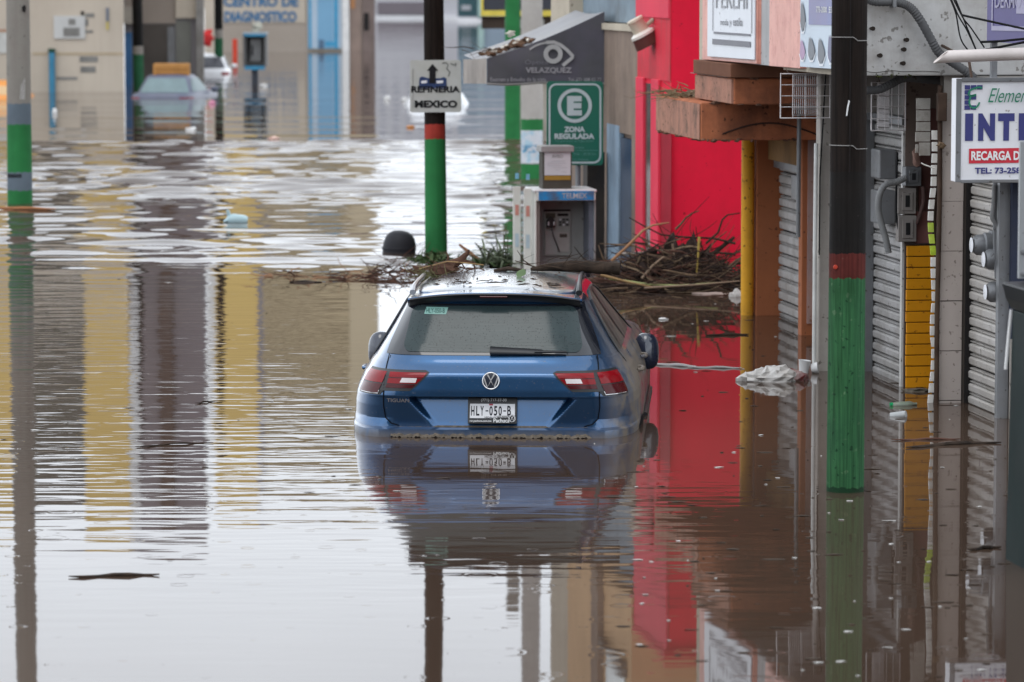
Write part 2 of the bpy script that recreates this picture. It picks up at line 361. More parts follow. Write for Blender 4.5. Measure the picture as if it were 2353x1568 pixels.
# ------------------------------------------------------------------ the blue car in the middle of the street
CAR_P = W(1128, 1006); CAR_YAW = -R(3.3)
def paint():
    m = M('blue_metallic_paint', (.019, .078, .185), .30, .06, 3.0, metal=.8, coat=1.0, spec=.4)
    if 'done' in m: return m
    m['done'] = 1; t = m.node_tree; b = t.nodes['Principled BSDF']; l = t.links.new
    tcn = N(t, 'ShaderNodeTexCoord'); sp_ = N(t, 'ShaderNodeSeparateXYZ'); l(tcn.outputs['Object'], sp_.inputs[0])
    n = N(t, 'ShaderNodeTexNoise', inp={'Scale': 5.0, 'Detail': 7.0, 'Roughness': .65}); l(tcn.outputs['Object'], n.inputs['Vector'])
    n2 = N(t, 'ShaderNodeTexNoise', inp={'Scale': 60.0, 'Detail': 3.0}); l(tcn.outputs['Object'], n2.inputs['Vector'])
    side = N(t, 'ShaderNodeMapRange', interpolation_type='SMOOTHSTEP', inp={'From Min': .66, 'From Max': .90}); l(sp_.outputs['X'], side.inputs[0])
    low = N(t, 'ShaderNodeMapRange', interpolation_type='SMOOTHSTEP', inp={'From Min': .09, 'From Max': .0, 'To Max': .7}); l(sp_.outputs['Z'], low.inputs[0])
    a = N(t, 'ShaderNodeMath', operation='MAXIMUM'); l(side.outputs[0], a.inputs[0]); l(low.outputs[0], a.inputs[1])
    r = N(t, 'ShaderNodeMapRange', inp={'From Min': .26, 'From Max': .52, 'To Max': 1.0}); l(n.outputs['Fac'], r.inputs[0])
    mu = N(t, 'ShaderNodeMath', operation='MULTIPLY'); l(a.outputs[0], mu.inputs[0]); l(r.outputs[0], mu.inputs[1])
    f = N(t, 'ShaderNodeMapRange', inp={'From Min': .64, 'From Max': .74, 'To Max': .35}); l(n2.outputs['Fac'], f.inputs[0])
    mx = N(t, 'ShaderNodeMath', operation='MAXIMUM'); l(mu.outputs[0], mx.inputs[0]); l(f.outputs[0], mx.inputs[1])
    old = b.inputs['Base Color'].links[0].from_socket
    mix = N(t, 'ShaderNodeMixRGB'); l(mx.outputs[0], mix.inputs[0]); l(old, mix.inputs[1]); mix.inputs[2].default_value = (.15, .125, .10, 1)
    l(mix.outputs[0], b.inputs['Base Color'])
    for nm, hi, lo in (('Metallic', .8, 0.0), ('Coat Weight', 1.0, .06), ('Roughness', .30, .6)):
        q_ = N(t, 'ShaderNodeMapRange', inp={'From Min': 0, 'From Max': 1, 'To Min': hi, 'To Max': lo}); l(mx.outputs[0], q_.inputs[0]); l(q_.outputs[0], b.inputs[nm])
    return m
def drops_glass(name, col, rough=.12, sc=95.0, dist=.0012):
    m = M(name, col, rough, .12, 3.0, spec=.3)
    if 'done' in m: return m
    m['done'] = 1; t = m.node_tree; b = t.nodes['Principled BSDF']; l = t.links.new
    tcn = N(t, 'ShaderNodeTexCoord'); v = N(t, 'ShaderNodeTexVoronoi', inp={'Scale': sc}); l(tcn.outputs['Object'], v.inputs['Vector'])
    cs = N(t, 'ShaderNodeSeparateColor'); l(v.outputs['Color'], cs.inputs[0])
    r = N(t, 'ShaderNodeMapRange', inp={'From Min': .45, 'From Max': 1.0, 'To Min': 0.0, 'To Max': .42}); l(cs.outputs[0], r.inputs[0])
    s_ = N(t, 'ShaderNodeMath', operation='LESS_THAN'); l(v.outputs['Distance'], s_.inputs[0]); l(r.outputs[0], s_.inputs[1])
    bp = N(t, 'ShaderNodeBump', inp={'Strength': .8, 'Distance': dist}); l(s_.outputs[0], bp.inputs['Height']); l(bp.outputs[0], b.inputs['Normal'])
    old = b.inputs['Base Color'].links[0].from_socket; mix = N(t, 'ShaderNodeMixRGB', blend_type='MULTIPLY'); l(old, mix.inputs[1]); mix.inputs[2].default_value = (.35, .38, .38, 1)
    f = N(t, 'ShaderNodeMath', operation='MULTIPLY'); l(s_.outputs[0], f.inputs[0]); f.inputs[1].default_value = .75; l(f.outputs[0], mix.inputs[0]); l(mix.outputs[0], b.inputs['Base Color'])
    return m
BLACKP = M('black_car_plastic', (.012, .012, .014), .4, .2, spec=.5)
CHROME = M('chrome_trim', (.82, .82, .83), .38, .05, metal=1.0)
SILVER = M('brushed_silver', (.5, .5, .52), .3, .05, metal=.9)
GLASSR = drops_glass('rear_window_glass', (.024, .038, .040))
FRAME = M('black_window_surround', (.010, .012, .018), .07, .1, spec=.55, coat=.3)
GLASSD = M('muddy_side_glass', (.05, .048, .042), .42, .3, 4.0, dirt=.8, dcol=(.17, .145, .12), dscale=3.0, spec=.6, spots=1.0, sscale=60)
REDL = M('red_lamp_lens', (.20, .002, .006), .16, .1, spec=.3)
REDD = M('dark_red_lamp_lens', (.06, .003, .006), .16, .1, spec=.3)
WHITEL = M('white_lamp_lens', (.62, .56, .56), .2, .05, spec=.6)
MUD = M('wet_mud', (.115, .095, .075), .75, .35, 30.0, bump=.006, bscale=60)
PLATEW = M('number_plate_white', (.66, .66, .68), .35, .06, dirt=.25, dcol=(.35, .3, .26))
INK = M('black_print', (.015, .015, .022), .5, .1)
WPRINT = M('white_print', (.72, .72, .72), .5, .05)
TYRE = M('tyre_rubber', (.018, .018, .018), .8, .2)

LB = Loft([(-.65, .83, .35, 4.2, 6), (-.45, .93, .05, 4.42, 7), (-.10, .965, 0, 4.47, 7), (.052, .972, 0.0, 4.48, 7), (.062, .972, .060, 4.48, 7),
           (.085, .972, .058, 4.48, 7), (.20, .965, .026, 4.45, 7), (.256, .955, .010, 4.44, 7), (.268, .951, .004, 4.43, 7), (.30, .940, .003, 4.40, 7), (.40, .895, .012, 4.3, 6.6),
           (.418, .878, .016, 4.15, 6.4), (.430, .872, .036, 4.1, 6.4), (.47, .85, .085, 3.7, 6.2), (.50, .825, .110, 3.45, 6)])
LC = Loft([(.40, .868, .06, 3.62, 6), (.47, .840, .092, 3.48, 6), (.50, .822, .115, 3.40, 6), (.53, .802, .145, 3.28, 6), (.60, .757, .195, 3.05, 6), (.70, .695, .272, 2.78, 6),
           (.80, .636, .345, 2.5, 6), (.86, .602, .385, 2.33, 5.6), (.89, .578, .40, 2.28, 5), (.915, .553, .40, 2.22, 5), (.932, .515, .42, 2.15, 4.6), (.942, .47, .46, 2.08, 4.2), (.952, .43, .50, 2.05, 4), (.961, .36, .64, 1.97, 3.6), (.971, .27, .85, 1.85, 3.2), (.978, .17, 1.08, 1.7, 2.8), (.981, .05, 1.3, 1.5, 2.6)])
def sstep(a, b, x): u = min(1, max(0, (x - a)/(b - a))); return u*u*(3 - 2*u)
def sculpt(x, y, z):
    if y < .55 and .04 < z < .275:                   # the raised-edge plate recess of the tailgate
        k = (z - .05)/.212; hwid = .355 + .185*k
        e = sstep(hwid + .026, hwid - .026, abs(x))*sstep(.05, .06, z)*sstep(.268, .257, z)
        y += e*(.002 + .105*min(1, max(0, k)))
    if y < .9 and z < .115:                          # bumper corners stand proud below the lamps
        e = sstep(.62, .76, abs(x))*sstep(.145, .03, z); y -= e*.055
    return (x, y, z)
car = thing_w('blue_car', 'blue metallic hatchback SUV half sunk in the flood with branches lying on its roof', 'car', CAR_P, CAR_YAW)
zs = sorted(set([-.65, -.45, -.2, -.05, .02, .05, .056, .062, .07, .085, .1, .115] + list(np.linspace(.125, .25, 44)) + [.256, .26, .264, .268, .275, .285, .3, .32, .34, .36, .38, .4, .412, .425, .44, .455, .47, .485, .5]))
mb = MB(); LB.shell(mb, zs, 640, sculpt); part('body', mb, paint(), car, smooth=True)
zs = sorted(set(list(np.linspace(.40, .90, 26)) + [.907, .915, .923, .932, .937, .942, .946, .95, .953, .957, .961, .966, .971, .975, .978, .981]))
mb = MB(); LC.shell(mb, zs, 192); cab = part('cabin', mb, paint(), car, smooth=True)
wr = M('wet_roof_sky_sheen', (.15, .17, .195), .22, .1, 3.0, metal=.3, coat=1.0, spec=.5, spots=.8, sscale=30, bump=.002, bscale=55)  # pale base colour paints the sky sheen on the wet blue roof
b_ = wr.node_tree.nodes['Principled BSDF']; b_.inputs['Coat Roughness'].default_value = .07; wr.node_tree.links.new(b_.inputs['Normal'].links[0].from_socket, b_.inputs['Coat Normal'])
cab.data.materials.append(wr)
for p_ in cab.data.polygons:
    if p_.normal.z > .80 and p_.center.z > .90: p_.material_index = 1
# rear window: black surround, misted glass, heating wires, sticker, wiper
rw = part('rear_window', rows_patch([(.527, -.712, .712), (.60, -.690, .690), (.72, -.640, .640), (.80, -.605, .605), (.848, -.588, .588)], lambda a, z: LC.rear(a, z, .004), 40, 5), FRAME, car, smooth=True)
def rr_rows(z0, z1, a0, a1, rc, n=7):                # rounded-corner rows between widths a0 (bottom) and a1 (top)
    out = []
    for i in range(n + 1):
        an = i/n*math.pi/2; out.append((z0 + rc*(1 - math.sin(math.pi/2 - an + 0) if False else 1 - math.cos(an)), rc*(1 - math.sin(an))))
    lo = [(z, ins) for z, ins in out]; hi = [(z1 - (z - z0), ins) for z, ins in out][::-1]
    rows = []
    for z, ins in lo + hi:
        w = a0 + (a1 - a0)*(z - z0)/(z1 - z0); rows.append((z, -w + ins, w - ins))
    return rows
part('glass', rows_patch(rr_rows(.548, .835, .598, .545, .055), lambda a, z: LC.rear(a, z, .0075), 40, 1), GLASSR, rw, smooth=True)
mb = MB()
for k in range(14):
    z = .575 + k*.018; w = .57 - (z - .55)*.19
    mb.add([LC.rear(a, zz, .0092) for a in np.linspace(-w, w, 15) for zz in (z, z + .0011)], [(2*i, 2*i + 2, 2*i + 3, 2*i + 1) for i in range(14)])
o = part('heating_wires', mb, M('heater_wire', (.034, .046, .047), .2), rw); o['kind'] = 'stuff'
mb = rows_patch([(.782, -.465, -.318), (.826, -.452, -.305)], lambda a, z: LC.rear(a, z, .0095), 6, 1)
stk = part('window_sticker', mb, M('green_sticker', (.16, .33, .29), .4, .1), rw)
mb = text_mb('HLY-050-B', .125, .030, lambda u, v: LC.rear(-.452 + u, .789 + v, .011), .01); part('lettering', mb, M('sticker_ink', (.03, .09, .08), .5), rw)
mb = MB()
mb.grid(lambda u, v: (lambda p: (p[0], p[1] - .03*math.sin(v*math.pi)**.5*(1 - .5*u), p[2]))(LC.rear(-.015 + .345*u, .533 + (.052 - .018*u)*v, .012)), 14, 6)
wp = part('wiper', mb, BLACKP, car, smooth=True)
mb = MB(); mb.tube([LC.rear(x, .553 + .006*(x - .2), .03) for x in (.28, .35, .42, .49)], [.011, .010, .008, .006], 8); part('wiper_blade', mb, BLACKP, wp, smooth=True)
# roof spoiler
def spoil(u, v):
    x = -.585 + 1.17*u; k = abs(x)/.585; dz = -.052*k**2.6; dy = .11*k**4 + .02*k**2
    prof = [(.430, .852), (.355, .874), (.298, .902), (.282, .916), (.288, .926), (.36, .931), (.62, .941), (.74, .940)]
    f = v*(len(prof) - 1); i = min(int(f), len(prof) - 2); f -= i
    return (x*(1 - .02*v), prof[i][0] + (prof[i + 1][0] - prof[i][0])*f + dy, prof[i][1] + (prof[i + 1][1] - prof[i][1])*f + dz + .004)
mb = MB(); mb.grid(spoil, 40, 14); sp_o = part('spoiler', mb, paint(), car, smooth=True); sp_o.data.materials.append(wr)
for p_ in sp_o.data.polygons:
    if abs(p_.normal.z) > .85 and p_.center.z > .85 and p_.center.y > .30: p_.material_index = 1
mb = MB(); mb.grid(lambda u, v: (lambda p: (p[0], p[1] - .005, p[2] - .003))(spoil(.012 + .976*u, .56*v)), 30, 10); part('spoiler_underside_shade', mb, BLACKP, car, smooth=True)  # black cover paints the shade below the body-coloured spoiler
mb = MB(); mb.tube([(-.09, .287, .902), (.09, .287, .902)], .006, 6); part('brake_light', mb, REDD, car)
# lamps
def lens(name, rows, mat, par, off=.006, nu=16, lab=None): return part(name, rows_patch(rows, lambda a, z: LB.arc(a, z, off), nu, 3), mat, par, smooth=True, label=lab)
for sg in (-1, 1):
    def mr(rows): return [(z, min(sg*a, sg*b), max(sg*a, sg*b)) for z, a, b in rows]
    base = lens('tail_light', mr([(.272, .745, 1.03), (.300, .715, 1.03), (.303, .535, 1.03), (.322, .505, 1.02), (.392, .43, .985), (.425, .405, .955), (.438, .43, .93)]), BLACKP, car, .004, 24)
    lens('red_lens', mr([(.352, .728, 1.00), (.425, .70, .945)]), REDL, base, .0075)
    lens('red_lens', mr([(.285, .76, 1.02), (.345, .73, 1.00)]), REDD, base, .0075)
    lens('red_lens', mr([(.322, .52, .70), (.345, .495, .692)]), REDD, base, .0075)
    lens('red_lens', mr([(.35, .49, .69), (.385, .452, .682)]), REDL, base, .0075)
    lens('red_lens', mr([(.390, .447, .680), (.424, .418, .674)]), REDL, base, .0078)
    lens('reversing_lamp', mr([(.358, .495, .60), (.388, .485, .585)]), WHITEL, base, .010, 6)
    mb = MB(); pts = [LB.arc(sg*a, z, .009) for a, z in ((.745, .303), (.755, .281), (.86, .281), (.98, .281))]; mb.tube(pts, .003, 6); part('chrome_line', mb, CHROME, base)
# panel gaps of the tailgate, crease shadow gap
GAP = M('panel_gap', (.004, .005, .008), .6)
for sg in (-1, 1):
    mb = MB(); P = [(sg*.688, .525), (sg*.698, .47), (sg*.703, .42), (sg*.71, .30), (sg*.712, .20), (sg*.70, .12), (sg*.66, .082), (sg*.60, .066)]
    fn = lambda a, z: (lambda p: (p[0], p[1] - .0015, p[2]))(sculpt(*LB.rear(a, z, .002)) if z < .49 else LC.rear(a, z, .006))
    Q = []
    for (a0, z0), (a1, z1) in zip(P, P[1:]): Q += [(a0 + (a1 - a0)*k/6, z0 + (z1 - z0)*k/6) for k in range(6)]
    line_strip(mb, lambda a, z: fn(a, z), Q, .007); part('panel_gap', mb, GAP, car)
mb = MB(); mb.grid(lambda u, v: (lambda x, n: (x, LB.rear(x, .02)[1] - .026*(1 - v) - .005*n*(1 - v) + .070*v, .002 + .068*v + .010*n*(1 - v)))(-.66 + 1.32*u, math.sin(u*61)*.4 + math.sin(u*143 + 1)*.4 + math.sin(u*311 + v*9)*.4), 160, 5)
part('mud_crust', mb, MUD, car, smooth=True)
# maker's badge: chrome ring and monogram
def vw_badge(parent, cx, cz, r, yb, ring, back, name='badge'):
    fn = lambda u, v: (cx + u, yb - .004, cz + v)
    mb = MB(); mb.lathe([(r*1.02, 0), (r*1.02, .006), (r*.9, .010), (0.001, .010)], (cx, yb + .006, cz), 40, Matrix.Rotation(math.pi/2, 3, 'X'))
    b = part(name, mb, back, parent, smooth=True)
    mb = MB(); n = 48
    mb.grid(lambda u, v: (cx + (r*.93 + r*.075*math.cos(v*6.2832))*math.cos(u*6.2832), yb - .005 - r*.09*math.sin(v*6.2832), cz + (r*.93 + r*.075*math.cos(v*6.2832))*math.sin(u*6.2832)), n, 8)
    part('ring', mb, ring, b, smooth=True)
    def bar(pts, w):
        m_ = MB(); line_strip(m_, lambda u, v: (cx + u*r, yb - .009, cz + v*r), pts, w); line_strip(m_, lambda u, v: (cx + u*r, yb - .003, cz + v*r), pts, w*1.3); return m_
    part('letter_stroke', bar([(-.40, .76), (0, .06), (.40, .76)], .19), ring, b)
    part('letter_stroke', bar([(-.80, .42), (-.40, -.72), (0, .0), (.40, -.72), (.80, .42)], .18), ring, b)
    return b
ZB = .374
vw_badge(car, 0, ZB, .058, LB.rear(0, ZB)[1] - .004, CHROME, M('badge_navy', (.02, .025, .04), .3))
mb = text_mb('TIGUAN', .150, .025, lambda u, v: (lambda p: (p[0], p[1] - .004, p[2]))(LB.rear(-.688 + u, .226 + v)), .02); part('model_lettering', mb, SILVER, car)
# number plate in its dealer frame
PX0, PX1, PZ0, PZ1 = -.155, .168, .088, .258
def ptilt(u, v, o=0.0): z = PZ0 + v; return (PX0 + u, .035 + .055*(z - .06)/.2 - .012 - o, z)
pw, ph_ = PX1 - PX0, PZ1 - PZ0
mb = MB(); mb.add([ptilt(a, b, o) for o in (0.0, -.02) for a, b in ((0, 0), (pw, 0), (pw, ph_), (0, ph_))], [(0,1,2,3), (7,6,5,4), (0,4,5,1), (1,5,6,2), (2,6,7,3), (3,7,4,0)])
pf = part('plate_frame', mb, BLACKP, car, bevel=.003)
def pq(a0, a1, b0, b1, o): m_ = MB(); m_.add([ptilt(a, b, o) for a, b in ((a0, b0), (a1, b0), (a1, b1), (a0, b1))], [(0, 1, 2, 3)]); return m_
part('number_plate', pq(.014, pw - .013, .036, .128, .004), PLATEW, pf)
mb = MB(); 
for ch, a in (('H', .022), ('L', .055), ('Y', .083), ('0', .142), ('5', .172), ('0', .202)):
    k = text_mb(ch, .022, .062, lambda u, v: ptilt(a + u, .052 + v, .0055), .022); mb.add(k.v, k.f)
for a in (.117, .233): line_strip(mb, lambda u, v: ptilt(u, v, .0055), [(a, .083), (a + .018, .083)], .008)
k = text_mb('B', .024, .062, lambda u, v: ptilt(.260 + u, .054 + v, .0055), .018); mb.add(k.v, k.f)
part('lettering', mb, INK, pf)
part('lettering', text_mb('(771) 717-37-30', .168, .022, lambda u, v: ptilt(.086 + u, .139 + v, .003), .012), WPRINT, pf)
for s_, a, b, w_, h_ in (('Pachuca', .170, .009, .105, .026), ('vw-pachuca.com.mx', .012, .010, .145, .014), ('Volkswagen', .200, .040, .072, .010)):
    if s_ == 'Volkswagen':
        part('frame_tab', pq(.197, .275, .034, .052, .005), BLACKP, pf)
    part('lettering', text_mb(s_, w_, h_, lambda u, v: ptilt(a + u, b + v, .0065), .02), WPRINT, pf)
mb = text_mb('HIDALGO', .085, .011, lambda u, v: ptilt(.112 + u, .036 + v, .005), .02); part('lettering', mb, INK, pf)
mb = MB(); mb.add(pq(.14, .165, .118, .127, .0055).v, [(0, 1, 2, 3)]); part('plate_crest', mb, M('crest_red', (.4, .02, .05), .5), pf)
p0 = ptilt(.292, .036, .012); vw_badge(pf, p0[0], p0[2], .0235, p0[1], WPRINT, INK, 'small_badge')
# side glass, pillars, handles, arch, mirrors, roof rails, wheels
for sg in (-1, 1):
    sf = lambda y, z, off=.004: LC.side(y, z, sg, off)
    wn = part('side_window', rows_patch([(.43, .78, 2.78), (.47, .70, 2.75), (.60, .72, 2.50), (.74, .80, 2.18), (.83, .92, 1.95), (.872, 1.15, 1.7)], lambda y, z: sf(y, z), 24, 3), GLASSD, car, smooth=True)
    for rows in ([(.43, 1.00, 1.05), (.84, 1.02, 1.06)], [(.43, 1.78, 1.86), (.86, 1.42, 1.49)]):
        part('window_pillar', rows_patch(rows, lambda y, z: sf(y, z, .008), 3, 4), BLACKP, wn)
    mb = MB(); mb.tube([sf(y, z, .008) for y, z in ((.78, .43), (.70, .47), (.71, .60), (.79, .74), (.91, .83), (1.15, .875), (1.7, .875), (1.98, .83), (2.2, .74), (2.52, .60), (2.77, .47))], .009, 6); part('window_trim', mb, BLACKP, wn)
    for y in (1.25, 2.15):
        mb = MB(); mb.tube([LB.side(y + a, .325, sg, o) for a, o in ((0, .0), (.02, .03), (.10, .038), (.18, .03), (.2, 0))], [.012, .014, .015, .014, .012], 8); part('door_handle', mb, paint(), car, smooth=True)
    mb = rows_patch([(-.3, .46, 1.24), (-.08, .50, 1.20), (.02, .60, 1.10), (.06, .74, .96)], lambda y, z: LB.side(y, z, sg, .006), 16, 3); part('wheel_arch', mb, GAP, car)
    for y in (.85, 3.55):
        mb = MB(); mb.lathe([(.2, -.11), (.33, -.11), (.355, -.07), (.355, .07), (.33, .11), (.2, .11)], (sg*.80, y, -.36), 28, Matrix.Rotation(math.pi/2, 3, 'Y'))
        wh = part('wheel', mb, TYRE, car, smooth=True)
        mb = MB(); mb.lathe([(.001, .09), (.2, .105), (.21, .08)], (sg*.80, y, -.36), 20, Matrix.Rotation(sg*math.pi/2, 3, 'Y')); part('rim', mb, SILVER, wh, smooth=True)
    # mirror
    def shell(u, v):
        a = u*2*math.pi; ex = .5 + .5*math.cos(v*math.pi); w = math.sin(v*math.pi)**.6
        cx_ = .962; x = cx_ + .090*w*math.copysign(abs(math.cos(a))**.72, math.cos(a)); z = .316 + .122*w*math.copysign(abs(math.sin(a))**.72, math.sin(a)) + .10*(x - cx_)*(-.5)
        z += .02*(1 - ((x - cx_)/.1)**2)*(1 if z > .32 else 0)
        return (sg*x, 2.47 + .14*v + .02*abs(x - cx_)/.1, z)
    mb = MB(); mb.grid(shell, 28, 12); mi = part('door_mirror', mb, M('mirror_shell', (.010, .016, .036), .18, .1, coat=.8), car, smooth=True)
    mb = MB(); mb.tube([(sg*.80, 2.60, .31), (sg*.87, 2.58, .275), (sg*.935, 2.55, .24)], [.05, .035, .03], 8); part('mirror_arm', mb, BLACKP, mi, smooth=True)
    mb = MB(); mb.tube([(sg*(.555 - .02*k), y, z) for k, y, z in ((0, .52, .910), (0, .58, .938), (.3, .74, .955), (.8, 1.2, .968), (.8, 1.7, .965), (.3, 2.05, .945), (0, 2.15, .905))], [.022, .020, .016, .016, .016, .018, .02], 8)
    part('roof_rail', mb, SILVER if sg < 0 else BLACKP, car, smooth=True)
# the bulged fuel flap line and lower sill trim
mb = MB(); mb.tube([LB.side(y, .012, 1, .012) for y in np.linspace(1.3, 3.0, 8)], .016, 6); part('sill_trim', mb, BLACKP, car)

# ------------------------------------------------------------------ debris left on the roof
def car_world(p): return Matrix.Translation(CAR_P) @ Matrix.Rotation(CAR_YAW, 4, 'Z') @ Vector(p)
BARK = M('wet_dark_bark', (.020, .015, .012), .75, .4, 14.0, col2=(.05, .034, .025), c2=(.5, .12, 9.0), bump=.006, bscale=70)
BARKR = M('red_brown_root', (.062, .030, .022), .7, .4, 14.0, col2=(.11, .06, .04), c2=(.5, .12, 12.0), bump=.006, bscale=70)
STRAW = M('straw_stalk', (.27, .175, .085), .7, .25, 9.0)
TWIG = M('thin_twigs', (.05, .034, .025), .75, .4, 12.0)
def twigs(mb, c, n, ln, r, spread, seed, up=.35, az=None, azs=.6):
    rn = np.random.RandomState(seed)
    for _ in range(n):
        p = Vector(c) + Vector((rn.normal()*spread[0], rn.normal()*spread[1], abs(rn.normal())*spread[2]))
        a = rn.rand()*6.283 if az is None else az + rn.normal()*azs
        d = Vector((math.cos(a), math.sin(a), rn.normal()*up)); l_ = ln*(.4 + rn.rand()); pts = [p]
        for k in range(3):
            d = (d + Vector((rn.normal(), rn.normal(), rn.normal()))*.22).normalized(); pts.append(pts[-1] + d*l_/3)
        rr = r*(.5 + rn.rand()); mb.tube(pts, [rr, rr*.85, rr*.65, rr*.35], 5)
    return mb
o = thing_w('log', 'dark broken log with stringy fibres lying across the rear right of the blue car roof', 'log', car_world((.37, 1.55, .990)), CAR_YAW)
mb = MB(); mb.tube([(-.19, -.02, .0), (-.06, 0, .016), (.12, .01, .022), (.30, 0, .012), (.43, -.01, .006)], [.012, .03, .042, .044, .045], 12)
part('trunk', mb, BARK, o, smooth=True)
mb = MB(); twigs(mb, (.05, -.03, .02), 26, .26, .0032, (.14, .02, .02), 3, .05, 0.0, .12); part('fibres', mb, TWIG, o)
mb = MB(); mb.tube([(-.15, 0, .0), (-.24, .0, .06), (-.285, 0, .13)], [.005, .004, .002], 5); mb.tube([(-.14, 0, .01), (-.22, -.02, .035), (-.30, -.02, .06)], [.005, .004, .003], 5); part('twig', mb, TWIG, o)
o = thing_w('root_clump', 'red brown root clump with stalks lying on the front left of the blue car roof', 'root', car_world((-.40, 1.62, .965)), CAR_YAW)
mb = MB(); mb.tube([(-.16, -.03, .0), (-.06, 0, .02), (.02, .02, .045), (.08, .03, .075), (.13, .03, .125), (.145, .03, .15)], [.03, .045, .038, .026, .017, .007], 10); mb.tube([(.06, .03, .06), (.12, .02, .07), (.19, .02, .06)], [.016, .012, .004], 7); mb.tube([(-.02, .02, .03), (.0, .02, .10), (-.015, .02, .135)], [.012, .008, .003], 6); mb.blob((-.06, 0, .01), (.16, .07, .045), 4, .3)
part('root', mb, BARKR, o, smooth=True)
mb = MB(); twigs(mb, (.0, -.02, .01), 40, .14, .004, (.11, .05, .02), 5, .2); part('rootlets', mb, M('brown_rootlets', (.085, .045, .03), .75, .4), o)
mb = MB(); mb.tube([(-.2, -.05, .02), (.0, -.06, .075), (.12, -.05, .065), (.25, -.04, .05)], [.005]*4, 6); part('stalk', mb, STRAW, o)
o = solo_w('grass_tuft', twigs(MB(), (0, 0, .0), 60, .12, .0024, (.045, .06, .015), 8, .5, math.pi*1.15, .9), M('muddy_grass', (.10, .095, .045), .75, .35), 'muddy grass tuft hanging over the left roof rail of the blue car', 'grass', car_world((-.50, 1.25, .952)), CAR_YAW)
mb = MB(); mb.grid(lambda u, v: (.028*(2*v - 1)*1.2*math.sin(math.pi*(.08 + .84*u))*1.0, .01*(2*u - 1), .028 - .024*math.cos(math.pi*u) + .006*(2*v - 1)), 8, 5)
solo_w('leaf', mb, M('green_leaf', (.09, .15, .05), .4, .2), 'single green leaf stuck upright on the roof of the blue car', 'leaf', car_world((.14, 1.05, .972)), CAR_YAW)
o = solo_w('stick', MB().tube([(-.12, 0, .0), (-.02, .01, .018), (.1, 0, .004)], [.014, .016, .01], 8), BARK, 'short dark stick left of the log on the blue car roof', 'stick', car_world((.05, 1.45, .982)), CAR_YAW)
mb = MB(); rn = np.random.RandomState(17)
for _ in range(70):
    x, y = rn.uniform(-.46, .46), rn.uniform(.40, 1.7); z = float(np.interp(abs(x), [0, .2, .36, .46, .53], [.972, .968, .955, .942, .925])) - .003
    z = max(z, (.938 if y < .74 else .90) - .05*(abs(x)/.585)**2.6); l_ = rn.uniform(.01, .06); a = rn.rand()*3.14
    mb.tube([(x - l_*math.cos(a), y - l_*math.sin(a), z + .004), (x, y, z + .008), (x + l_*math.cos(a), y + l_*math.sin(a), z + .004)], [.002, rn.uniform(.003, .008), .002], 5)
o = link('roof_litter', mb.mesh('roof_litter', TWIG)); o.location = CAR_P; o.rotation_euler = (0, 0, CAR_YAW); tag(o, kind='stuff')
# ------------------------------------------------------------------ materials of the street
WHITEW = M('grimy_white_wall', (.42, .415, .41), .75, .10, 2.0, dirt=.65, dcol=(.24, .22, .20), dscale=2.2, spots=.9, sscale=16, streak=.35, stcol=(.20, .18, .15), bump=.004, bscale=18)
CONC = M('stained_concrete', (.22, .21, .20), .8, .15, 3.0, dirt=.6, dcol=(.13, .115, .10), spots=1.0, sscale=20, streak=.35, bump=.004)
CREAM = M('cream_render', (.50, .44, .35), .75, .08, 2.0, dirt=.3, dcol=(.3, .25, .19), spots=.6, streak=.2, stcol=(.3, .25, .2))
CREAMP = M('grey_cream_pier', (.37, .34, .31), .75, .1, 2.0, dirt=.4, dcol=(.2, .17, .15), spots=1.0, sscale=18, streak=.25, stcol=(.2, .18, .16))
CORAL = M('coral_sheet_metal', (.70, .33, .26), .45, .06, 2.0, spots=.5, sscale=26, dirt=.55, dcol=(.42, .10, .07), dscale=5.0, streak=.2, stcol=(.45, .15, .10))
BROWN = M('terracotta_render', (.42, .145, .07), .8, .2, 3.0, dirt=.8, dcol=(.11, .05, .035), spots=1.0, sscale=20, streak=.35, stcol=(.15, .07, .05), bump=.004)
FASCIA = M('lit_pink_render', (.44, .22, .155), .8, .2, 4.0, dirt=.95, dcol=(.13, .085, .065), dscale=4.0, spots=1.0, sscale=24, streak=.5, stcol=(.18, .12, .10))  # street-facing side of the terracotta bands, coloured lighter as the lit face
ORANGE = M('rust_orange_render', (.36, .125, .055), .7, .08, 3.0, spots=.9, sscale=20, dirt=.3, dcol=(.2, .08, .05))
RED = M('crimson_paint', (.74, .014, .045), .6, .08, 1.2, dirt=.25, dcol=(.42, .02, .03), spots=.2, streak=.10, stcol=(.45, .01, .03))
REDF = M('crimson_paint_stained', (.66, .035, .06), .6, .08, 1.5, dirt=.7, dcol=(.30, .06, .06), dscale=1.3, streak=.5, stcol=(.33, .07, .07))
SHUT = M('dirty_white_shutter', (.41, .40, .395), .5, .12, 3.0, dirt=.9, dcol=(.24, .22, .20), dscale=2.0, spots=1.0, sscale=26, streak=.4, stcol=(.27, .25, .22))
SHUT2 = M('cream_white_shutter', (.48, .455, .43), .45, .08, 3.0, dirt=.55, dcol=(.28, .25, .21), dscale=2.2, spots=1.0, sscale=26, streak=.2)
DARK = M('dark_recess', (.02, .018, .018), .9)
YELP = M('yellow_post_paint', (.74, .37, .035), .5, .1, 3.0, spots=1.2, sscale=26, dirt=.4, dcol=(.25, .13, .03), dscale=3.0)
AMBER = M('amber_slat_paint', (.72, .30, .012), .5, .07, 4.0, spots=.8, sscale=26, dirt=.25, dcol=(.5, .17, .02), dscale=2.5)
TILE = M('beige_wall_tile', (.43, .375, .345), .35, .05, 3.0, dirt=.3, dcol=(.28, .23, .20), dscale=2.0, spots=1.0, sscale=24)
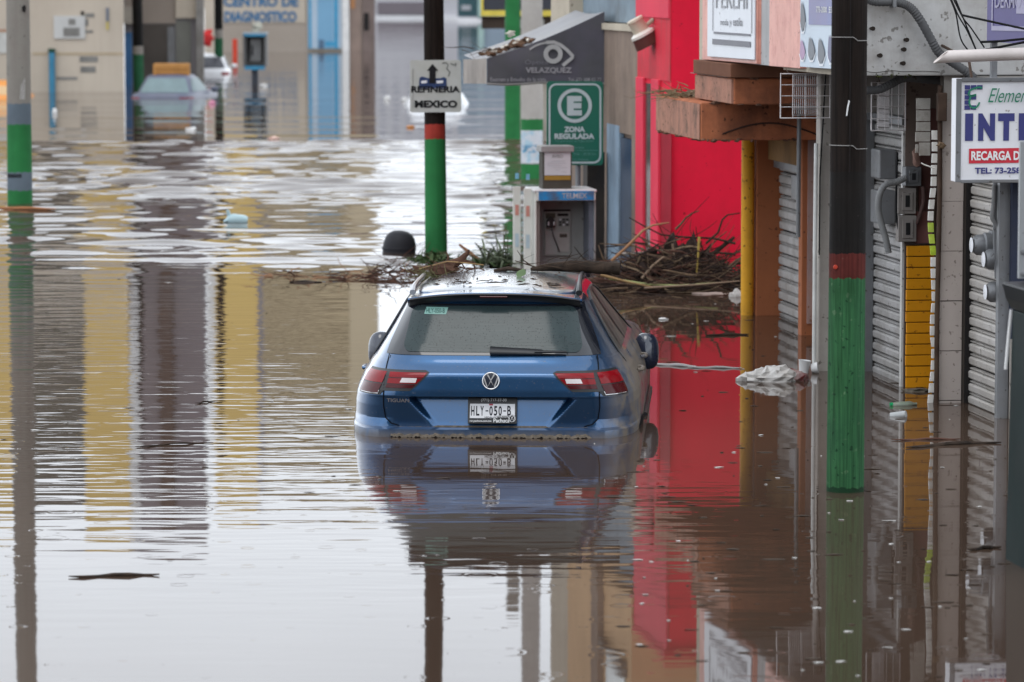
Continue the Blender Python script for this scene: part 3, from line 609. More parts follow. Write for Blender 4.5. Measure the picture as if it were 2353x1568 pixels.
CHIP = M('white_tile_edge', (.72, .70, .66), .4, .08, 10.0, dirt=.35, dcol=(.3, .27, .23), dscale=9.0)
PIPEB = M('brown_iron_pipe', (.055, .035, .026), .6, .3, 10.0, dirt=.4)
GALV = M('galvanised_grey', (.17, .175, .185), .45, .15, 5.0, dirt=.5, dcol=(.12, .11, .10), spots=.8, metal=.3)
FLEX = M('grey_corrugated_conduit', (.085, .085, .088), .55, .15, 8.0, spots=.8)
FLEXL = M('light_conduit', (.21, .21, .21), .5, .15, 8.0, spots=.8)
WIRE = M('black_cable', (.012, .012, .013), .6)
METERB = M('meter_box_plastic', (.26, .235, .22), .5, .1, 6.0, spots=1.0, dirt=.4, dcol=(.2, .17, .15))
NAVY = M('navy_door_paint', (.030, .036, .060), .5, .15, 3.0, spots=.6, dirt=.3, dcol=(.07, .07, .08))
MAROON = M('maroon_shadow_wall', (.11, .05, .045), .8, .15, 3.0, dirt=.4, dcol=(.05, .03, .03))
PINKW = M('muddy_pink_wall', (.19, .145, .125), .8, .12, 3.0, dirt=.6, dcol=(.15, .11, .09), spots=1.0, sscale=18)
WIREW = M('white_coated_wire', (.62, .58, .58), .45)
SIGNW = M('sign_white', (.70, .70, .735), .3, .03, 2.0, dirt=.14, dcol=(.45, .40, .34), dscale=2.6, spots=.35, sscale=22)
SIGNB = M('sign_navy_print', (.030, .032, .16), .4, .05)
SIGNR = M('sign_red_print', (.52, .016, .035), .4, .05)
SIGNG = M('sign_green_print', (.01, .19, .105), .4, .05)

def slab(q0, q1, t0, t1, z0, z1): return MB().box(q0, q1, t0, t1, z0, z1)
# ------------------------------------------------------------------ corner house with the overhanging white upper floor
QF, TN, TFAR, ZB_ = 1.10, 4.30, 10.05, 2.32
house = thing('corner_house', 'white overhanging corner house with rolling shutters above the flood on the right', 'building', 1.8, 7.0)
part('wall', slab(QF, 6.0, TN, TFAR, ZB_, 6.2), WHITEW, house, .01)
part('parapet', slab(QF - .06, 6.0, TN - .06, TFAR + .05, 6.2, 6.4), CREAM, house)
part('cream_band', MB().prism([(QF - .03, ZB_ - .012), (QF - .002, ZB_ - .012), (QF - .002, ZB_ + .07), (QF - .03, ZB_ + .07)], 1, 4.6, 6.75), CREAM, house)
part('corner_strip', slab(QF - .035, QF - .002, 9.80, 10.12, 2.10, 6.2), CREAM, house)
# stepped terracotta bands and the rounded canopy under it
part('upper_beam', slab(.99, 3.2, 8.40, 10.0, 2.205, 2.318), M('shaded_terracotta', (.17, .075, .045), .8, .15, 3.0, dirt=.4, dcol=(.08, .04, .03)), house, .006)  # darker terracotta paints the shade under the parapet
part('beam', slab(1.03, 3.2, 8.45, 10.05, 1.985, 2.20), BROWN, house, .012)
part('beam_fascia', slab(1.012, 1.03, 8.47, 10.03, 1.995, 2.19), FASCIA, house)
part('beam_cap', slab(1.0, 1.28, 8.60, 10.2, 2.201, 2.204), CONC, house)
def canopy(t0, t1, z0, z1, q0, q1, rc, d=0.0):
    pl = [(q1, t0)] + [(q0 + d, t0)] if rc == 0 else [(q1, t0), (q0, t0)]
    pl += [(q0, t1 - rc)] + [(q0 + rc*(1 - math.cos(a)), t1 - rc + rc*math.sin(a)) for a in np.linspace(.15, math.pi/2, 9)] + [(q1, t1)]
    return MB().prism(pl, 2, z0, z1)
can = part('canopy', canopy(9.18, 11.75, 1.665, 1.98, .90, 3.0, .55), BROWN, house, .012)
mb = MB(); n = 24
def curve_q(u):
    t = 9.20 + 2.52*u; return (.893 + .55*(1 - math.sqrt(max(0, 1 - (max(0, t - 11.18)/.57)**2))), t)
mb.grid(lambda u, v: (curve_q(u)[0], curve_q(u)[1], 1.672 + .296*v), n, 3); part('canopy_fascia', mb, FASCIA, house)
mb = MB(); mb.grid(lambda u, v: (lambda a: (1.08 + .80*u, 9.172 - .004*math.sin(v*math.pi), 1.70 + .085*math.sin(a)*1.2 + .014*v))(u*math.pi*.95 + .12), 20, 2); part('stain_line', mb, M('dark_root_stain', (.05, .03, .025), .9), can)
mb = MB(); rn = np.random.RandomState(22)
for k in range(70):
    u = rn.rand(); e = rn.randint(4); p = [(.90 + .9*u, 9.175, 1.668), (.90 + .9*u, 9.175, 1.977), (curve_q(u*.9)[0], curve_q(u*.9)[1], 1.67), (1.02 + .75*u, 8.445, rn.choice([1.988, 2.198]))][e]
    mb.blob((p[0] + rn.normal()*.003, p[1] + rn.normal()*.003, p[2] + rn.normal()*.004), (rn.uniform(.012, .035), rn.uniform(.008, .016), rn.uniform(.006, .016)), k, .5, 1)
k_ = part('chipped_edge', mb, M('chipped_mortar', (.15, .085, .06), .9, .5, 20.0), can); k_['kind'] = 'stuff'
o = thing('dry_leaf_heap', 'dry grass and leaf litter heaped on top of the rounded terracotta canopy', 'litter', 1.1, 10.9, 1.985); mb = MB(); rn = np.random.RandomState(14)
for k in range(34): mb.blob((1.02 + rn.rand()*.35 + (.25 if k % 3 == 0 else 0), 10.3 + rn.rand()*1.0, 1.99 + .03*rn.rand()), (rn.uniform(.04, .10), rn.uniform(.05, .12), rn.uniform(.012, .04)), k, .5, 1)
part('leaf_heap', mb, M('dry_leaf_litter', (.16, .115, .08), .9, .4, 16.0), o); mb = MB(); twigs(mb, (1.0, 10.7, 1.99), 90, .22, .0035, (.10, .35, .03), 6, -.12)
k_ = part('grass_stalks', mb, M('dry_grass', (.20, .15, .09), .85, .35, 9.0), o); k_['kind'] = 'stuff'
# ground floor: reveals, piers, shutters
part('ground_wall', slab(2.25, 6.0, 3.2, TFAR, -.8, ZB_), CONC, house)
q0, _ = RT(1736, 600, 11.5); q1, _ = RT(1792, 600, 11.5)
part('reveal', slab(q0, q1 + .5, 11.45, 11.75, -.8, 1.66), ORANGE, house, .004)
part('door_head', slab(1.95, 3.0, 10.2, 11.46, 1.40, 1.662), M('ochre_render', (.24, .14, .06), .8, .2, 3.0, dirt=.5), house)
def shutter(q, t0, t1, z0, z1, pitch, mat, name='rolling_shutter', nslat=None):
    root = link(name, MB().box(q + .03, q + .05, t0, t1, z0, z1).mesh(name, DARK, ORG[house.name]), house); ORG[root.name] = ORG[house.name]
    pr = [(.016, 0), (-.008, .005), (-.020, .016), (-.022, pitch - .040), (-.012, pitch - .030), (.012, pitch - .024), (-.010, pitch - .018), (-.012, pitch - .010), (.014, pitch - .004)]
    base = None; n = int((z1 - z0)/pitch)
    for k in range(n):
        z = z1 - (k + 1)*pitch
        if base is None:
            m_ = MB(); m_.grid(lambda u, v: (q + pr[round(v*8)][0] + .012, t0 + (t1 - t0)*u, z + pr[round(v*8)][1]), 1, 8); o = part('slat', m_, mat, root); base = (o, z)
        else:
            o = base[0].copy(); COL.objects.link(o); o.parent = root; o.location = (RNG.uniform(-.003, .003), 0, z - base[1]); o.rotation_euler = (RNG.uniform(-.0015, .0015), 0, 0)
    return root
shutter(2.06, 10.30, 11.44, -.10, 1.40, .105, SHUT)
part('lintel', slab(2.0, 2.2, 10.2, 11.45, 1.33, 1.40), GALV, house)
mb = slab(2.0, 2.05, 10.45, 10.72, 1.08, 1.30); part('meter_box', mb, GALV, house, .01)
qa, _ = RT(1840, 500, 9.6); qb, _ = RT(1852, 500, 9.6); qc, _ = RT(1884, 500, 9.6)
part('pier', slab(qa, qc + .3, 9.55, 9.68, -.8, 1.98), ORANGE, house, .006)
part('pier_face', slab(qb, qc, 9.53, 9.548, .1, 1.98), M('mauve_peeling_render', (.35, .245, .23), .75, .15, 3.0, dirt=.5, dcol=(.36, .16, .09), dscale=2.0, spots=.8), house)
qa, _ = RT(1880, 500, 6.7); qb, _ = RT(1989, 500, 6.7)
part('pier', slab(qa, qb + .35, 6.66, 6.80, -.8, ZB_), CREAMP, house, .01)
part('inner_wall', slab(2.02, 2.3, 6.80, 9.55, -.8, 2.2), CREAMP, house)
mb = MB(); q_, _ = RT(1873, 500, 6.62); mb.tube([(q_, 6.62, -.5), (q_, 6.62, 1.0), (q_ + .004, 6.62, 1.75)], .016, 8); part('down_pipe', mb, M('white_pipe', (.62, .62, .60), .4, .08, dirt=.3), house)
mb = MB(); mb.tube([(q_ + .03, 6.6, .9), (q_ + .035, 6.62, 1.5), (q_ + .075, 6.62, 2.3)], .006, 5); part('cable', mb, WIRE, house)
q_, _ = RT(1836, 300, 9.0); mb = MB(); mb.tube([(q_, 9.0, RT(1836, 545, 9.0)[1]), (q_, 9.0, 1.98)], .018, 10); part('vent_pipe', mb, GALV, house)
shutter(1.76, 5.56, 6.62, -.08, 1.93, .093, SHUT)
part('shutter_guide', slab(1.68, 1.75, 6.60, 6.655, -.8, 1.98), GALV, house)
part('shutter_guide', slab(1.70, 1.79, 5.50, 5.555, -.8, 1.90), M('white_frame', (.58, .57, .55), .5, .1, 3.0, dirt=.4, spots=1.0), house)
part('lintel', slab(1.69, 1.80, 5.5, 6.6, 1.93, 1.985), GALV, house)
part('dirty_panel', slab(1.80, 1.86, 5.5, 6.66, 1.985, ZB_), CONC, house)
for z, hgt, dt in ((1.62, .22, 5.9), (1.30, .25, 5.9)):
    mb = slab(1.62, 1.75, dt, dt + .28, z - hgt/2, z + hgt/2); part('meter_box', mb, GALV, house, .012)
# recess with the amber slats
QA, TA = 1.715, 5.49
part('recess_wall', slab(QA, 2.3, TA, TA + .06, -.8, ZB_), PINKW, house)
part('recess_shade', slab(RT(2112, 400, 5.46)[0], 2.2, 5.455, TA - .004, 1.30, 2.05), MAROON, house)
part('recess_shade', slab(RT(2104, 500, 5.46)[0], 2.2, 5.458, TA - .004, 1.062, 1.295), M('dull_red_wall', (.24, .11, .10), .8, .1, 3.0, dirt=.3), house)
qr = RT(2146, 700, 5.45)[0]; base = None
ss = link('slat_screen', MB().box(QA + .002, qr + .1, 5.452, 5.47, -.4, 1.05).mesh('slat_screen', DARK, ORG[house.name]), house); ORG[ss.name] = ORG[house.name]
for k in range(15):
    z = 1.045 - .081*k
    if base is None: o = part('slat', slab(QA + .004, qr + .1, 5.43, 5.45, z - .074, z), AMBER, ss, .003); base = (o, z)
    else:
        o = base[0].copy(); COL.objects.link(o); o.parent = ss; o.location = (0, RNG.uniform(-.003, .003), z - base[1]); o.rotation_euler = (0, RNG.uniform(-.003, .003), 0)
def wall_box(x0, x1, y0, y1, t, dep, mat, name, inner=True):
    a, z1 = RT(x0, y0, t); b, z0 = RT(x1, y1, t)
    o = part(name, slab(a, b, t, t + dep, z0, z1), mat, house, .006)
    if inner:
        m_ = (b - a)*.2; part('cover', slab(a + m_, b - m_, t - .012, t - .0005, z0 + m_, z1 - m_), mat, o, .004)
        part('window', slab(a + m_*1.9, b - m_*1.9, t - .016, t - .0125, z0 + m_*1.9, z1 - m_*1.9), BLACKP, o)
    return o
wall_box(2064, 2105, 433, 492, 5.39, .09, METERB, 'meter_box'); wall_box(2065, 2106, 496, 556, 5.39, .09, METERB, 'meter_box')
wall_box(2081, 2117, 384, 428, 5.37, .11, GALV, 'fuse_box')
def rqz(pts, t): return [(lambda a: (a[0], t, a[1]))(RT(x, y, t)) for x, y in pts]
def conduit(mb, pts, r, ribs=True, n=10):
    P = [Vector(p) for p in pts]; out = []; m_ = 10                   # Catmull-Rom through the points, ribbed like flexible conduit
    for i in range(len(P) - 1):
        a, b, c, d = P[max(0, i - 1)], P[i], P[i + 1], P[min(len(P) - 1, i + 2)]
        for k in range(m_):
            u = k/m_; out.append(.5*((2*b) + (c - a)*u + (2*a - 5*b + 4*c - d)*u*u + (3*b - a - 3*c + d)*u**3))
    out.append(P[-1]); return mb.tube(out, [r*(1 + (.07 if i % 2 else -.07)*ribs) for i in range(len(out))], n)
mb = conduit(MB(), rqz([(2082, 408), (2062, 418), (2036, 424), (2022, 446), (2018, 480), (2027, 520), (2036, 552), (2042, 582)], 5.33), .024)
part('flexible_conduit', mb, FLEXL, house, smooth=True)
mb = conduit(MB(), rqz([(2120, 428), (2122, 460), (2115, 490), (2106, 515)], 5.40), .016, False); part('conduit', mb, M('maroon_pipe', (.10, .06, .055), .5), house, smooth=True)
mb = conduit(MB(), rqz([(2062, 350), (2060, 420), (2060, 500), (2068, 540)], 5.42), .008, False, 6); part('cable', mb, WIRE, house)
mb = MB(); q_, z_ = RT(2106, 362, 5.36); mb.blob((q_, 5.36, z_), (.032, .03, .07), 3, .25); o = part('mud_nest', mb, M('dull_pink_lump', (.26, .16, .13), .8, .2), house, smooth=True)
# tiled pier
qa, _ = RT(2159, 600, 4.4); qb, _ = RT(2212, 600, 4.4)
pier = link('tile_pier', slab(qa + .004, qb + .3, 4.42, 4.455, -.8, ZB_).mesh('tile_pier', M('tile_grout', (.10, .085, .075), .9), ORG[house.name]), house); ORG[pier.name] = ORG[house.name]
base = None; zt = [RT(2180, y, 4.4)[1] for y in (1035, 921, 807, 692, 578, 464, 350, 238)]
for z0, z1 in zip(zt, zt[1:]):
    if base is None: o = part('tile', slab(qa, qb, 4.40, 4.419, z0 + .003, z1 - .003), TILE, pier, .002); base = (o, z0)
    else: o = base[0].copy(); COL.objects.link(o); o.parent = pier; o.location = (RNG.uniform(-.001, .001), RNG.uniform(-.002, .001), z0 - base[1])
part('top_tile', slab(qa + .02, qb, 4.40, 4.419, zt[-1] + .004, ZB_ - .004), CREAMP, pier)
for k, (x0, x1, y0, y1) in enumerate([(2104, 2111, 332, 352), (2113, 2138, 328, 358), (2104, 2138, 304, 326), (2106, 2138, 281, 302), (2106, 2138, 254, 279), (2106, 2138, 226, 252)]):
    a, z1 = RT(x0, y0, 4.52); b, z0 = RT(x1, y1, 4.52); m_ = MB(); m_.box(a, b, 4.52, 4.535, z0, z1); o = part('tile', m_, M('dim_white_tile', (.36, .34, .31), .5, .12, 8.0, dirt=.6, dcol=(.16, .13, .11), dscale=6.0), pier, .003)
path = [(2146, 300), (2147, 345), (2145, 395), (2144, 430), (2139, 470), (2137, 505), (2139, 545), (2144, 580), (2144, 620), (2146, 660), (2147, 690), (2143, 730), (2142, 765), (2146, 800), (2145, 840), (2141, 880), (2137, 920), (2135, 945)]
pz = np.array([RT(x, y, 4.45) for x, y in path]); o0 = link('tile_edge', MB().tube([(a + .032, 4.47, z) for a, z in pz], .018, 6).mesh('tile_edge', PIPEB, ORG[house.name]), house); ORG[o0.name] = ORG[house.name]
zc = pz[0, 1]; k = 0
while zc > -.02:
    a = float(np.interp(-zc, -pz[:, 1], pz[:, 0])); a2 = float(np.interp(-(zc - .066), -pz[:, 1], pz[:, 0])); m_ = MB()
    m_.prism([(a - .020, zc), (a + .020, zc), (a2 + .020, zc - .066), (a2 - .020, zc - .066)], 1, 4.43, 4.445); o = part('tile', m_, CHIP if k not in (8, 9, 10) else M('yellow_green_scrap', (.42, .55, .05), .5, .2, 20.0, dirt=.4, dcol=(.5, .5, .4)), o0, .002); zc -= .0815; k += 1
mb = MB(); q_, _ = RT(2155, 600, 4.38); mb.tube([(q_, 4.37, -.6), (q_ - .004, 4.37, .6), (q_ + .006, 4.37, 1.5), (q_, 4.37, 2.25)], .018, 10); part('drain_pipe', mb, PIPEB, house, smooth=True)
mb = slab(q_ - .03, q_ + .035, 4.30, 4.36, 2.0, 2.2); part('pipe_bracket', mb, PIPEB, house, .006)
mb = MB(); mb.tube(rqz([(2117, 375), (2124, 379), (2150, 388)], 4.34), .005, 5); part('wire_tie', mb, CHIP, house)
mb = MB(); mb.blob((q_ + .005, 4.34, 1.83), (.03, .02, .025), 21, .35); part('string_knot', mb, M('brown_string', (.16, .11, .07), .9, .3), house)
# near shutter with its electricity meters
shutter(1.915, 3.50, 4.36, -.10, 1.85, .093, SHUT2)
part('shutter_guide', slab(1.86, 1.935, 3.43, 3.495, -.8, 1.85), GALV, house)
part('shutter_guide', slab(1.885, 1.92, 4.362, 4.395, -.8, 1.85), DARK, house)
part('box_lintel', slab(1.9, 2.25, 3.43, 4.4, 1.85, ZB_ - .005), CONC, house)
part('door_jamb', slab(1.935, 2.24, 3.38, 3.44, .55, ZB_ - .004), NAVY, house)
part('door_base', slab(1.94, 2.24, 3.36, 3.425, -.8, .55), CREAMP, house)
def meter(x, y, t, r):
    q, z = RT(x, y, t); m_ = MB(); m_.lathe([(r*.95, -.06), (r, -.05), (r, .02), (r*.86, .03), (r*.84, .075), (r*.6, .10), (.002, .11)], (q, t, z), 24, Matrix.Rotation(-math.pi/2, 3, 'Y'))
    o = part('electricity_meter', m_, GALV, house, smooth=True)
    m_ = MB(); m_.lathe([(r*.62, 0), (.001, .004)], (q - .112, t, z), 20, Matrix.Rotation(-math.pi/2, 3, 'Y')); part('dial', m_, SIGNW, o)
    part('meter_mount', slab(q + .02, q + .09, t - .05, t + .05, z - r*1.15, z + r*1.15), GALV, house, .01)
meter(2268, 563, 3.75, .085); meter(2296, 596, 3.60, .085); meter(2300, 671, 3.58, .085)
mb = conduit(MB(), rqz([(2285, 425), (2283, 470), (2280, 500), (2292, 520), (2300, 545), (2296, 565)], 3.5), .016); part('conduit', mb, FLEXL, house, smooth=True)
mb = MB(); mb.tube(rqz([(2288, 420), (2288, 560), (2292, 640)], 3.54), .02, 8); part('conduit', mb, GALV, house, smooth=True)
# conduits, bolts and cables on the white end wall
mb = conduit(MB(), rqz([(1975, -30), (1992, -6), (2010, 4), (2050, 5), (2078, 10), (2098, 24), (2118, 52), (2140, 92), (2158, 122), (2190, 145), (2222, 166), (2238, 180)], 4.22), .031); part('flexible_conduit', mb, FLEX, house, smooth=True)
mb = conduit(MB(), rqz([(1985, 208), (2020, 206), (2050, 192), (2080, 180), (2140, 184), (2200, 187)], 4.60), .030); part('flexible_conduit', mb, FLEX, house, smooth=True)
for x, y in ((2005, 66), (2083, 92), (2022, 128), (2077, 114), (2075, 146)):
    q, z = RT(x, y, 4.25); mb = MB(); mb.lathe([(.011, 0), (.011, .05), (.016, .05), (.016, .07), (.001, .07)], (q, 4.30, z), 8, Matrix.Rotation(math.pi/2, 3, 'X')); part('bolt', mb, M('rusted_bolt', (.022, .017, .014), .8), house)
mb = slab(*[RT(x, 12, 4.2)[0] for x in (2050, 2058)], 4.17, 4.29, RT(0, 20, 4.2)[1], RT(0, 0, 4.2)[1]); part('pipe_clamp', mb, GALV, house, .004)
for P in ([(2180, -10), (2196, 30), (2208, 90), (2230, 122)], [(2182, -10), (2202, 36), (2222, 70), (2244, 118)], [(2186, -12), (2212, 40), (2232, 66), (2262, 110)], [(2192, -10), (2215, 46), (2232, 88), (2246, 122)]):
    mb = conduit(MB(), rqz(P, 4.0), .0055, False, 5); part('cable', mb, WIRE, house)
mb = MB(); rn = np.random.RandomState(5)
for x, y, n_ in ((2018, 175, 9), (2052, 174, 7), (2086, 175, 7)):
    q, z = RT(x, y, 4.27)
    for _ in range(n_): mb.blob((q + rn.normal()*.02, 4.295, z + rn.normal()*.008), (rn.uniform(.004, .010), .006, rn.uniform(.003, .006)), rn.randint(99), .4, 1)
o = part('moss', mb, M('dark_moss', (.035, .04, .012), .9, .4, 30.0), house); o['kind'] = 'stuff'
mb = conduit(MB(), rqz([(1985, 163), (2010, 167), (2050, 163), (2075, 165), (2120, 164), (2160, 166)], 4.29), .0022, False, 5); part('crack', mb, DARK, house)

# things fixed to the corner house
def street_plane(q): return lambda t, z: (q, t, z)
def board(name, x0, x1, ytop, q, label, cat, mat, ybot0, ybot1, th=.03, bevel=.004):
    t0, zb0 = RQ(x0, ybot0, q); t1, zb1 = RQ(x1, ybot1, q); zt = RQ(x0, ytop, q)[1]
    mb = MB(); mb.prism([(t0, zb0), (t1, zb1), (t1, zt), (t0, zt)], 0, q, q + th)
    return solo(name, mb, mat, label, cat, q, (t0 + t1)/2, zb0, bevel), t0, t1, (zb0 + zb1)/2, zt
sp_, t0, t1, zb, zt = board('sign_box', 1613.5, 1743, -330, 1.03, 'coral painted sheet metal sign box framing the white fashion banner', 'sign', CORAL, 137, 148, .068)
part('rail', slab(1.015, 1.029, t1, t1 + .07, zb + .01, zt), CORAL, sp_, .003)
bn, ta, tb, zb, zt = board('shop_banner', 1625, 1733, -330, 1.0, 'white fashion banner with grey stripes in a coral frame', 'banner', M('banner_white', (.62, .64, .68), .35, .04, 2.0, spots=.2), 130, 138, .012, .003)
fb = lambda u, v: (.994, ta - u, zb + v)                                   # u runs towards the viewer from the far edge
wb_ = ta - tb; gp = M('banner_grey_print', (.20, .20, .22), .5, .08)
mb = MB(); mb.box(.993, .9945, ta - wb_*.93, ta - wb_*.13, zb + .10, zb + .145); part('stripe', mb, gp, bn)
mb = MB(); mb.box(.993, .9945, ta - wb_*.93, ta - wb_*.16, zb + .187, zb + .205); part('stripe', mb, gp, bn)
part('lettering', text_mb('moda', wb_*.17, .050, lambda u, v: fb(wb_*.30 + u, .262 + v), .01), gp, bn)
part('lettering', text_mb('y', wb_*.04, .055, lambda u, v: fb(wb_*.50 + u, .248 + v), .0), gp, bn)
part('lettering', text_mb('estilo', wb_*.19, .066, lambda u, v: fb(wb_*.575 + u, .262 + v), .01), gp, bn)
part('lettering', text_mb('PERLHI', wb_*.66, .15, lambda u, v: fb(wb_*.2 + u, .40 + v), .0), M('banner_light_print', (.36, .36, .38), .5), bn)
for a in (.13, .95): part('stripe', MB().box(.993, .9945, ta - wb_*(a + .008), ta - wb_*a, zb + .21, zt), gp, bn)
solo('concrete_strip', MB().box(1.05, 1.098, RQ(1768, 150, 1.05)[0], RQ(1744, 150, 1.05)[0], 2.33, 4.2), M('pale_concrete', (.42, .42, .42), .7, .08, 4.0, streak=.2, spots=.3), 'pale grey concrete strip between the coral sign box and coral panel', 'panel', 1.05, 8.0, 2.33)
board('coral_panel', 1767, 1838, -330, 1.02, 'blistered coral metal panel between the concrete strip and brush poster', 'panel', CORAL, 152, 158, .078)
bp_, ta, tb, zb, zt = board('brush_poster', 1838, 1925, -330, 1.0, 'pale blue poster of makeup brushes beside the dark wooden pole', 'poster', M('poster_pale_blue', (.42, .50, .58), .35, .05, 2.0), 154, 160, .05, .003)
wb_ = ta - tb; fb = lambda u, v: (.994, ta - u, zb + v)
def brush(u0, v0, w, h, mat, hook=.0):
    m_ = MB(); P = [(0, .35), (.06, .15), (.3, 0), (.55, .02), (.85, .18), (.95, .4), (.8, .62), (.55, .84), (.45, .93), (.38, .86), (.3, 1.0), (.22, .88), (.14, .97), (.08, .8)]
    m_.add([fb(u0 + a*w, v0 + b*h) for a, b in P], [tuple(range(len(P)))]); part('brush_print', m_, mat, bp_)
    m_ = MB(); line_strip(m_, fb, [(u0 - w*.12, v0 + h*.3), (u0 + w*.25, v0 - h*.06), (u0 + w*.7, v0 - h*.05), (u0 + w*1.06, v0 + h*.3)], .012); part('brush_outline', m_, SIGNW, bp_)
DK = M('brush_print_dark', (.045, .055, .075), .4, .2)
brush(.02, .05, wb_*.15, .15, M('brush_print_pink', (.34, .18, .33), .4, .2)); brush(wb_*.24, .055, wb_*.19, .17, DK); brush(wb_*.50, .035, wb_*.19, .185, DK); brush(wb_*.76, .05, wb_*.2, .20, M('brush_print_blue', (.06, .06, .16), .4, .2))
brush(.03, .26, wb_*.14, .22, DK)
part('print_block', MB().add([fb(wb_*.25, .31), fb(wb_, .315), fb(wb_, .75), fb(wb_*.25, .75)], [(0, 1, 2, 3)]), M('poster_violet', (.09, .05, .16), .35, .25, 1.2, col2=(.04, .10, .36), c2=(.5, .2, .9)), bp_)
fb2 = lambda u, v: (.991, ta - u, zb + v)
part('lettering', text_mb('773-2000', wb_*.28, .045, lambda u, v: fb2(wb_*.46 + u, .40 + v), .02), WPRINT, bp_); part('lettering', text_mb('55-05', wb_*.2, .045, lambda u, v: fb2(wb_*.79 + u, .40 + v), .02), WPRINT, bp_)
# wire baskets hung under the overhang
def wire_basket(name, label, x0, x1, y0, y1, t, qd):
    o = thing(name, label, 'wire rack', *(lambda a, b: (a[0], t, b[1]))(RT(x0, y0, t), RT(x1, y1, t)), group='wire racks under the overhang'); (a, z1), (b, z0) = RT(x0, y0, t), RT(x1, y1, t)
    mb = MB(); mb.tube([(a, t, z0), (b, t, z0), (b, t, z1), (a, t, z1), (a, t, z0)], .0055, 6); part('frame', mb, WIREW, o)
    for k in range(1, 4): part('cross_wire', MB().tube([(a, t, z0 + (z1 - z0)*k/4), (b, t, z0 + (z1 - z0)*k/4)], .0032, 5), WIREW, o)
    for k in range(1, 5): part('upright_wire', MB().tube([(a + (b - a)*k/5, t, z0), (a + (b - a)*k/5, t, z1)], .0032, 5), WIREW, o)
    a2 = a + (b - a)*.22; b2 = a + (b - a)*.86; mb = MB()
    for k in range(15): u = k/14; mb.tube([(a2 + (b2 - a2)*u, t + .05 + qd*u, z1 - .01), (a2 + (b2 - a2)*u, t + .05 + qd*u, z0 + .03 - .02*u)], .0026, 4)
    for z in (z1 - .01, z0 + (z1 - z0)*.72, z0 + (z1 - z0)*.45, z0 + (z1 - z0)*.2, z0 + .02): mb.tube([(a2, t + .05, z), (b2, t + .05 + qd, z - .015)], .004, 5)
    c = part('cage', mb, WIREW, o); c['kind'] = 'stuff'
    mb = MB(); mb.tube([(a + .06, t, z1), (a + .06, t + .1, ZB_ + .01)], .003, 5); mb.tube([(b - .06, t, z1), (b - .06, t + .1, ZB_ + .01)], .003, 5); part('hanger', mb, PIPEB, o)
wire_basket('wire_rack', 'white wire rack hanging under the overhang left of the dark wooden pole', 1794, 1935, 170, 271, 6.3, .42)
wire_basket('wire_rack', 'dirty wire rack hanging in the shade right of the dark wooden pole', 2003, 2080, 190, 300, 5.1, .3)
# internet sign
sg_t = 3.12; A = RT(2199, 181, sg_t); B_ = RT(2201, 419, sg_t); q0, z1, z0 = A[0], A[1], B_[1]; q1 = q0 + 1.12
sign = thing('internet_sign', 'white framed box sign lettered INTE with a red recharge strip', 'sign', q0, sg_t, z0)
part('box', slab(q0, q1, sg_t, sg_t + .14, z0, z1), SIGNW, sign, .006)
for nm, b in (('frame', (q0 - .006, q0 + .030, z0, z1)), ('frame', (q0 + .031, q1, z1 - .022, z1 + .006)), ('frame', (q0 + .031, q1, z0 - .006, z0 + .016))): part(nm, slab(b[0], b[1], sg_t - .012, sg_t - .001, b[2], b[3]), GALV, sign, .003)
fs_ = lambda u, v: (q0 + u, sg_t - .005, z0 + v); mpx = (z1 - z0)/238.0
def SX(x): return (x - 2199)*mpx
def SY(y): return (419 - y)*mpx
part('lettering', text_mb('I', SX(2238) - SX(2219), SY(261) - SY(324), lambda u, v: fs_(SX(2219) + u, SY(324) + v), .05), SIGNB, sign)
for ch, a, b, c in (('N', 2250, 2290, 0), ('T', 2297, 2336, 0), ('E', 2346, 2382, 0), ('R', 2392, 2432, 0), ('N', 2440, 2480, 0), ('E', 2490, 2526, 0), ('T', 2532, 2570, 0)):
    part('lettering', text_mb(ch, SX(b) - SX(a), SY(261) - SY(324), lambda u, v: fs_(SX(a) + u, SY(324) + v), .075), SIGNB, sign)
part('red_strip', MB().add([fs_(SX(2229), SY(376)), fs_(SX(2352), SY(375)), fs_(SX(2352), SY(341)), fs_(SX(2229), SY(342))], [(0, 1, 2, 3)]), SIGNR, sign)
fs2 = lambda u, v: (q0 + u, sg_t - .009, z0 + v)
part('lettering', text_mb('RECARGA D', SX(2349) - SX(2234), .062, lambda u, v: fs2(SX(2234) + u, SY(369) + v), .035), WPRINT, sign)
part('lettering', text_mb('TEL: 73-258', SX(2352) - SX(2243), .042, lambda u, v: fs2(SX(2243) + u, SY(400) + v), .035), SIGNB, sign)
part('lettering', text_mb('Elemen', SX(2365) - SX(2272), .095, lambda u, v: fs2(SX(2272) + u, SY(236) + v), -.004, .45, 5), SIGNG, sign)
mb = MB(); C_ = [(2243, 205), (2236, 201), (2222, 214), (2216, 230), (2220, 240), (2230, 236), (2240, 222), (2248, 208), (2256, 198), (2250, 192), (2240, 200), (2232, 220), (2226, 240), (2230, 250), (2240, 246), (2246, 238)]
def smooth(P, m_=6):
    P = [Vector((a, b, 0)) for a, b in P]; o_ = []
    for i in range(len(P) - 1):
        a, b, c, d = P[max(0, i - 1)], P[i], P[i + 1], P[min(len(P) - 1, i + 2)]
        for k in range(m_): u = k/m_; p = .5*((2*b) + (c - a)*u + (2*a - 5*b + 4*c - d)*u*u + (3*b - a - 3*c + d)*u**3); o_.append((p.x, p.y))
    return o_
C2 = [(2258, 203), (2249, 201), (2232, 207), (2226, 216), (2234, 221), (2244, 218), (2232, 222), (2228, 236), (2234, 247), (2246, 246), (2253, 234)]
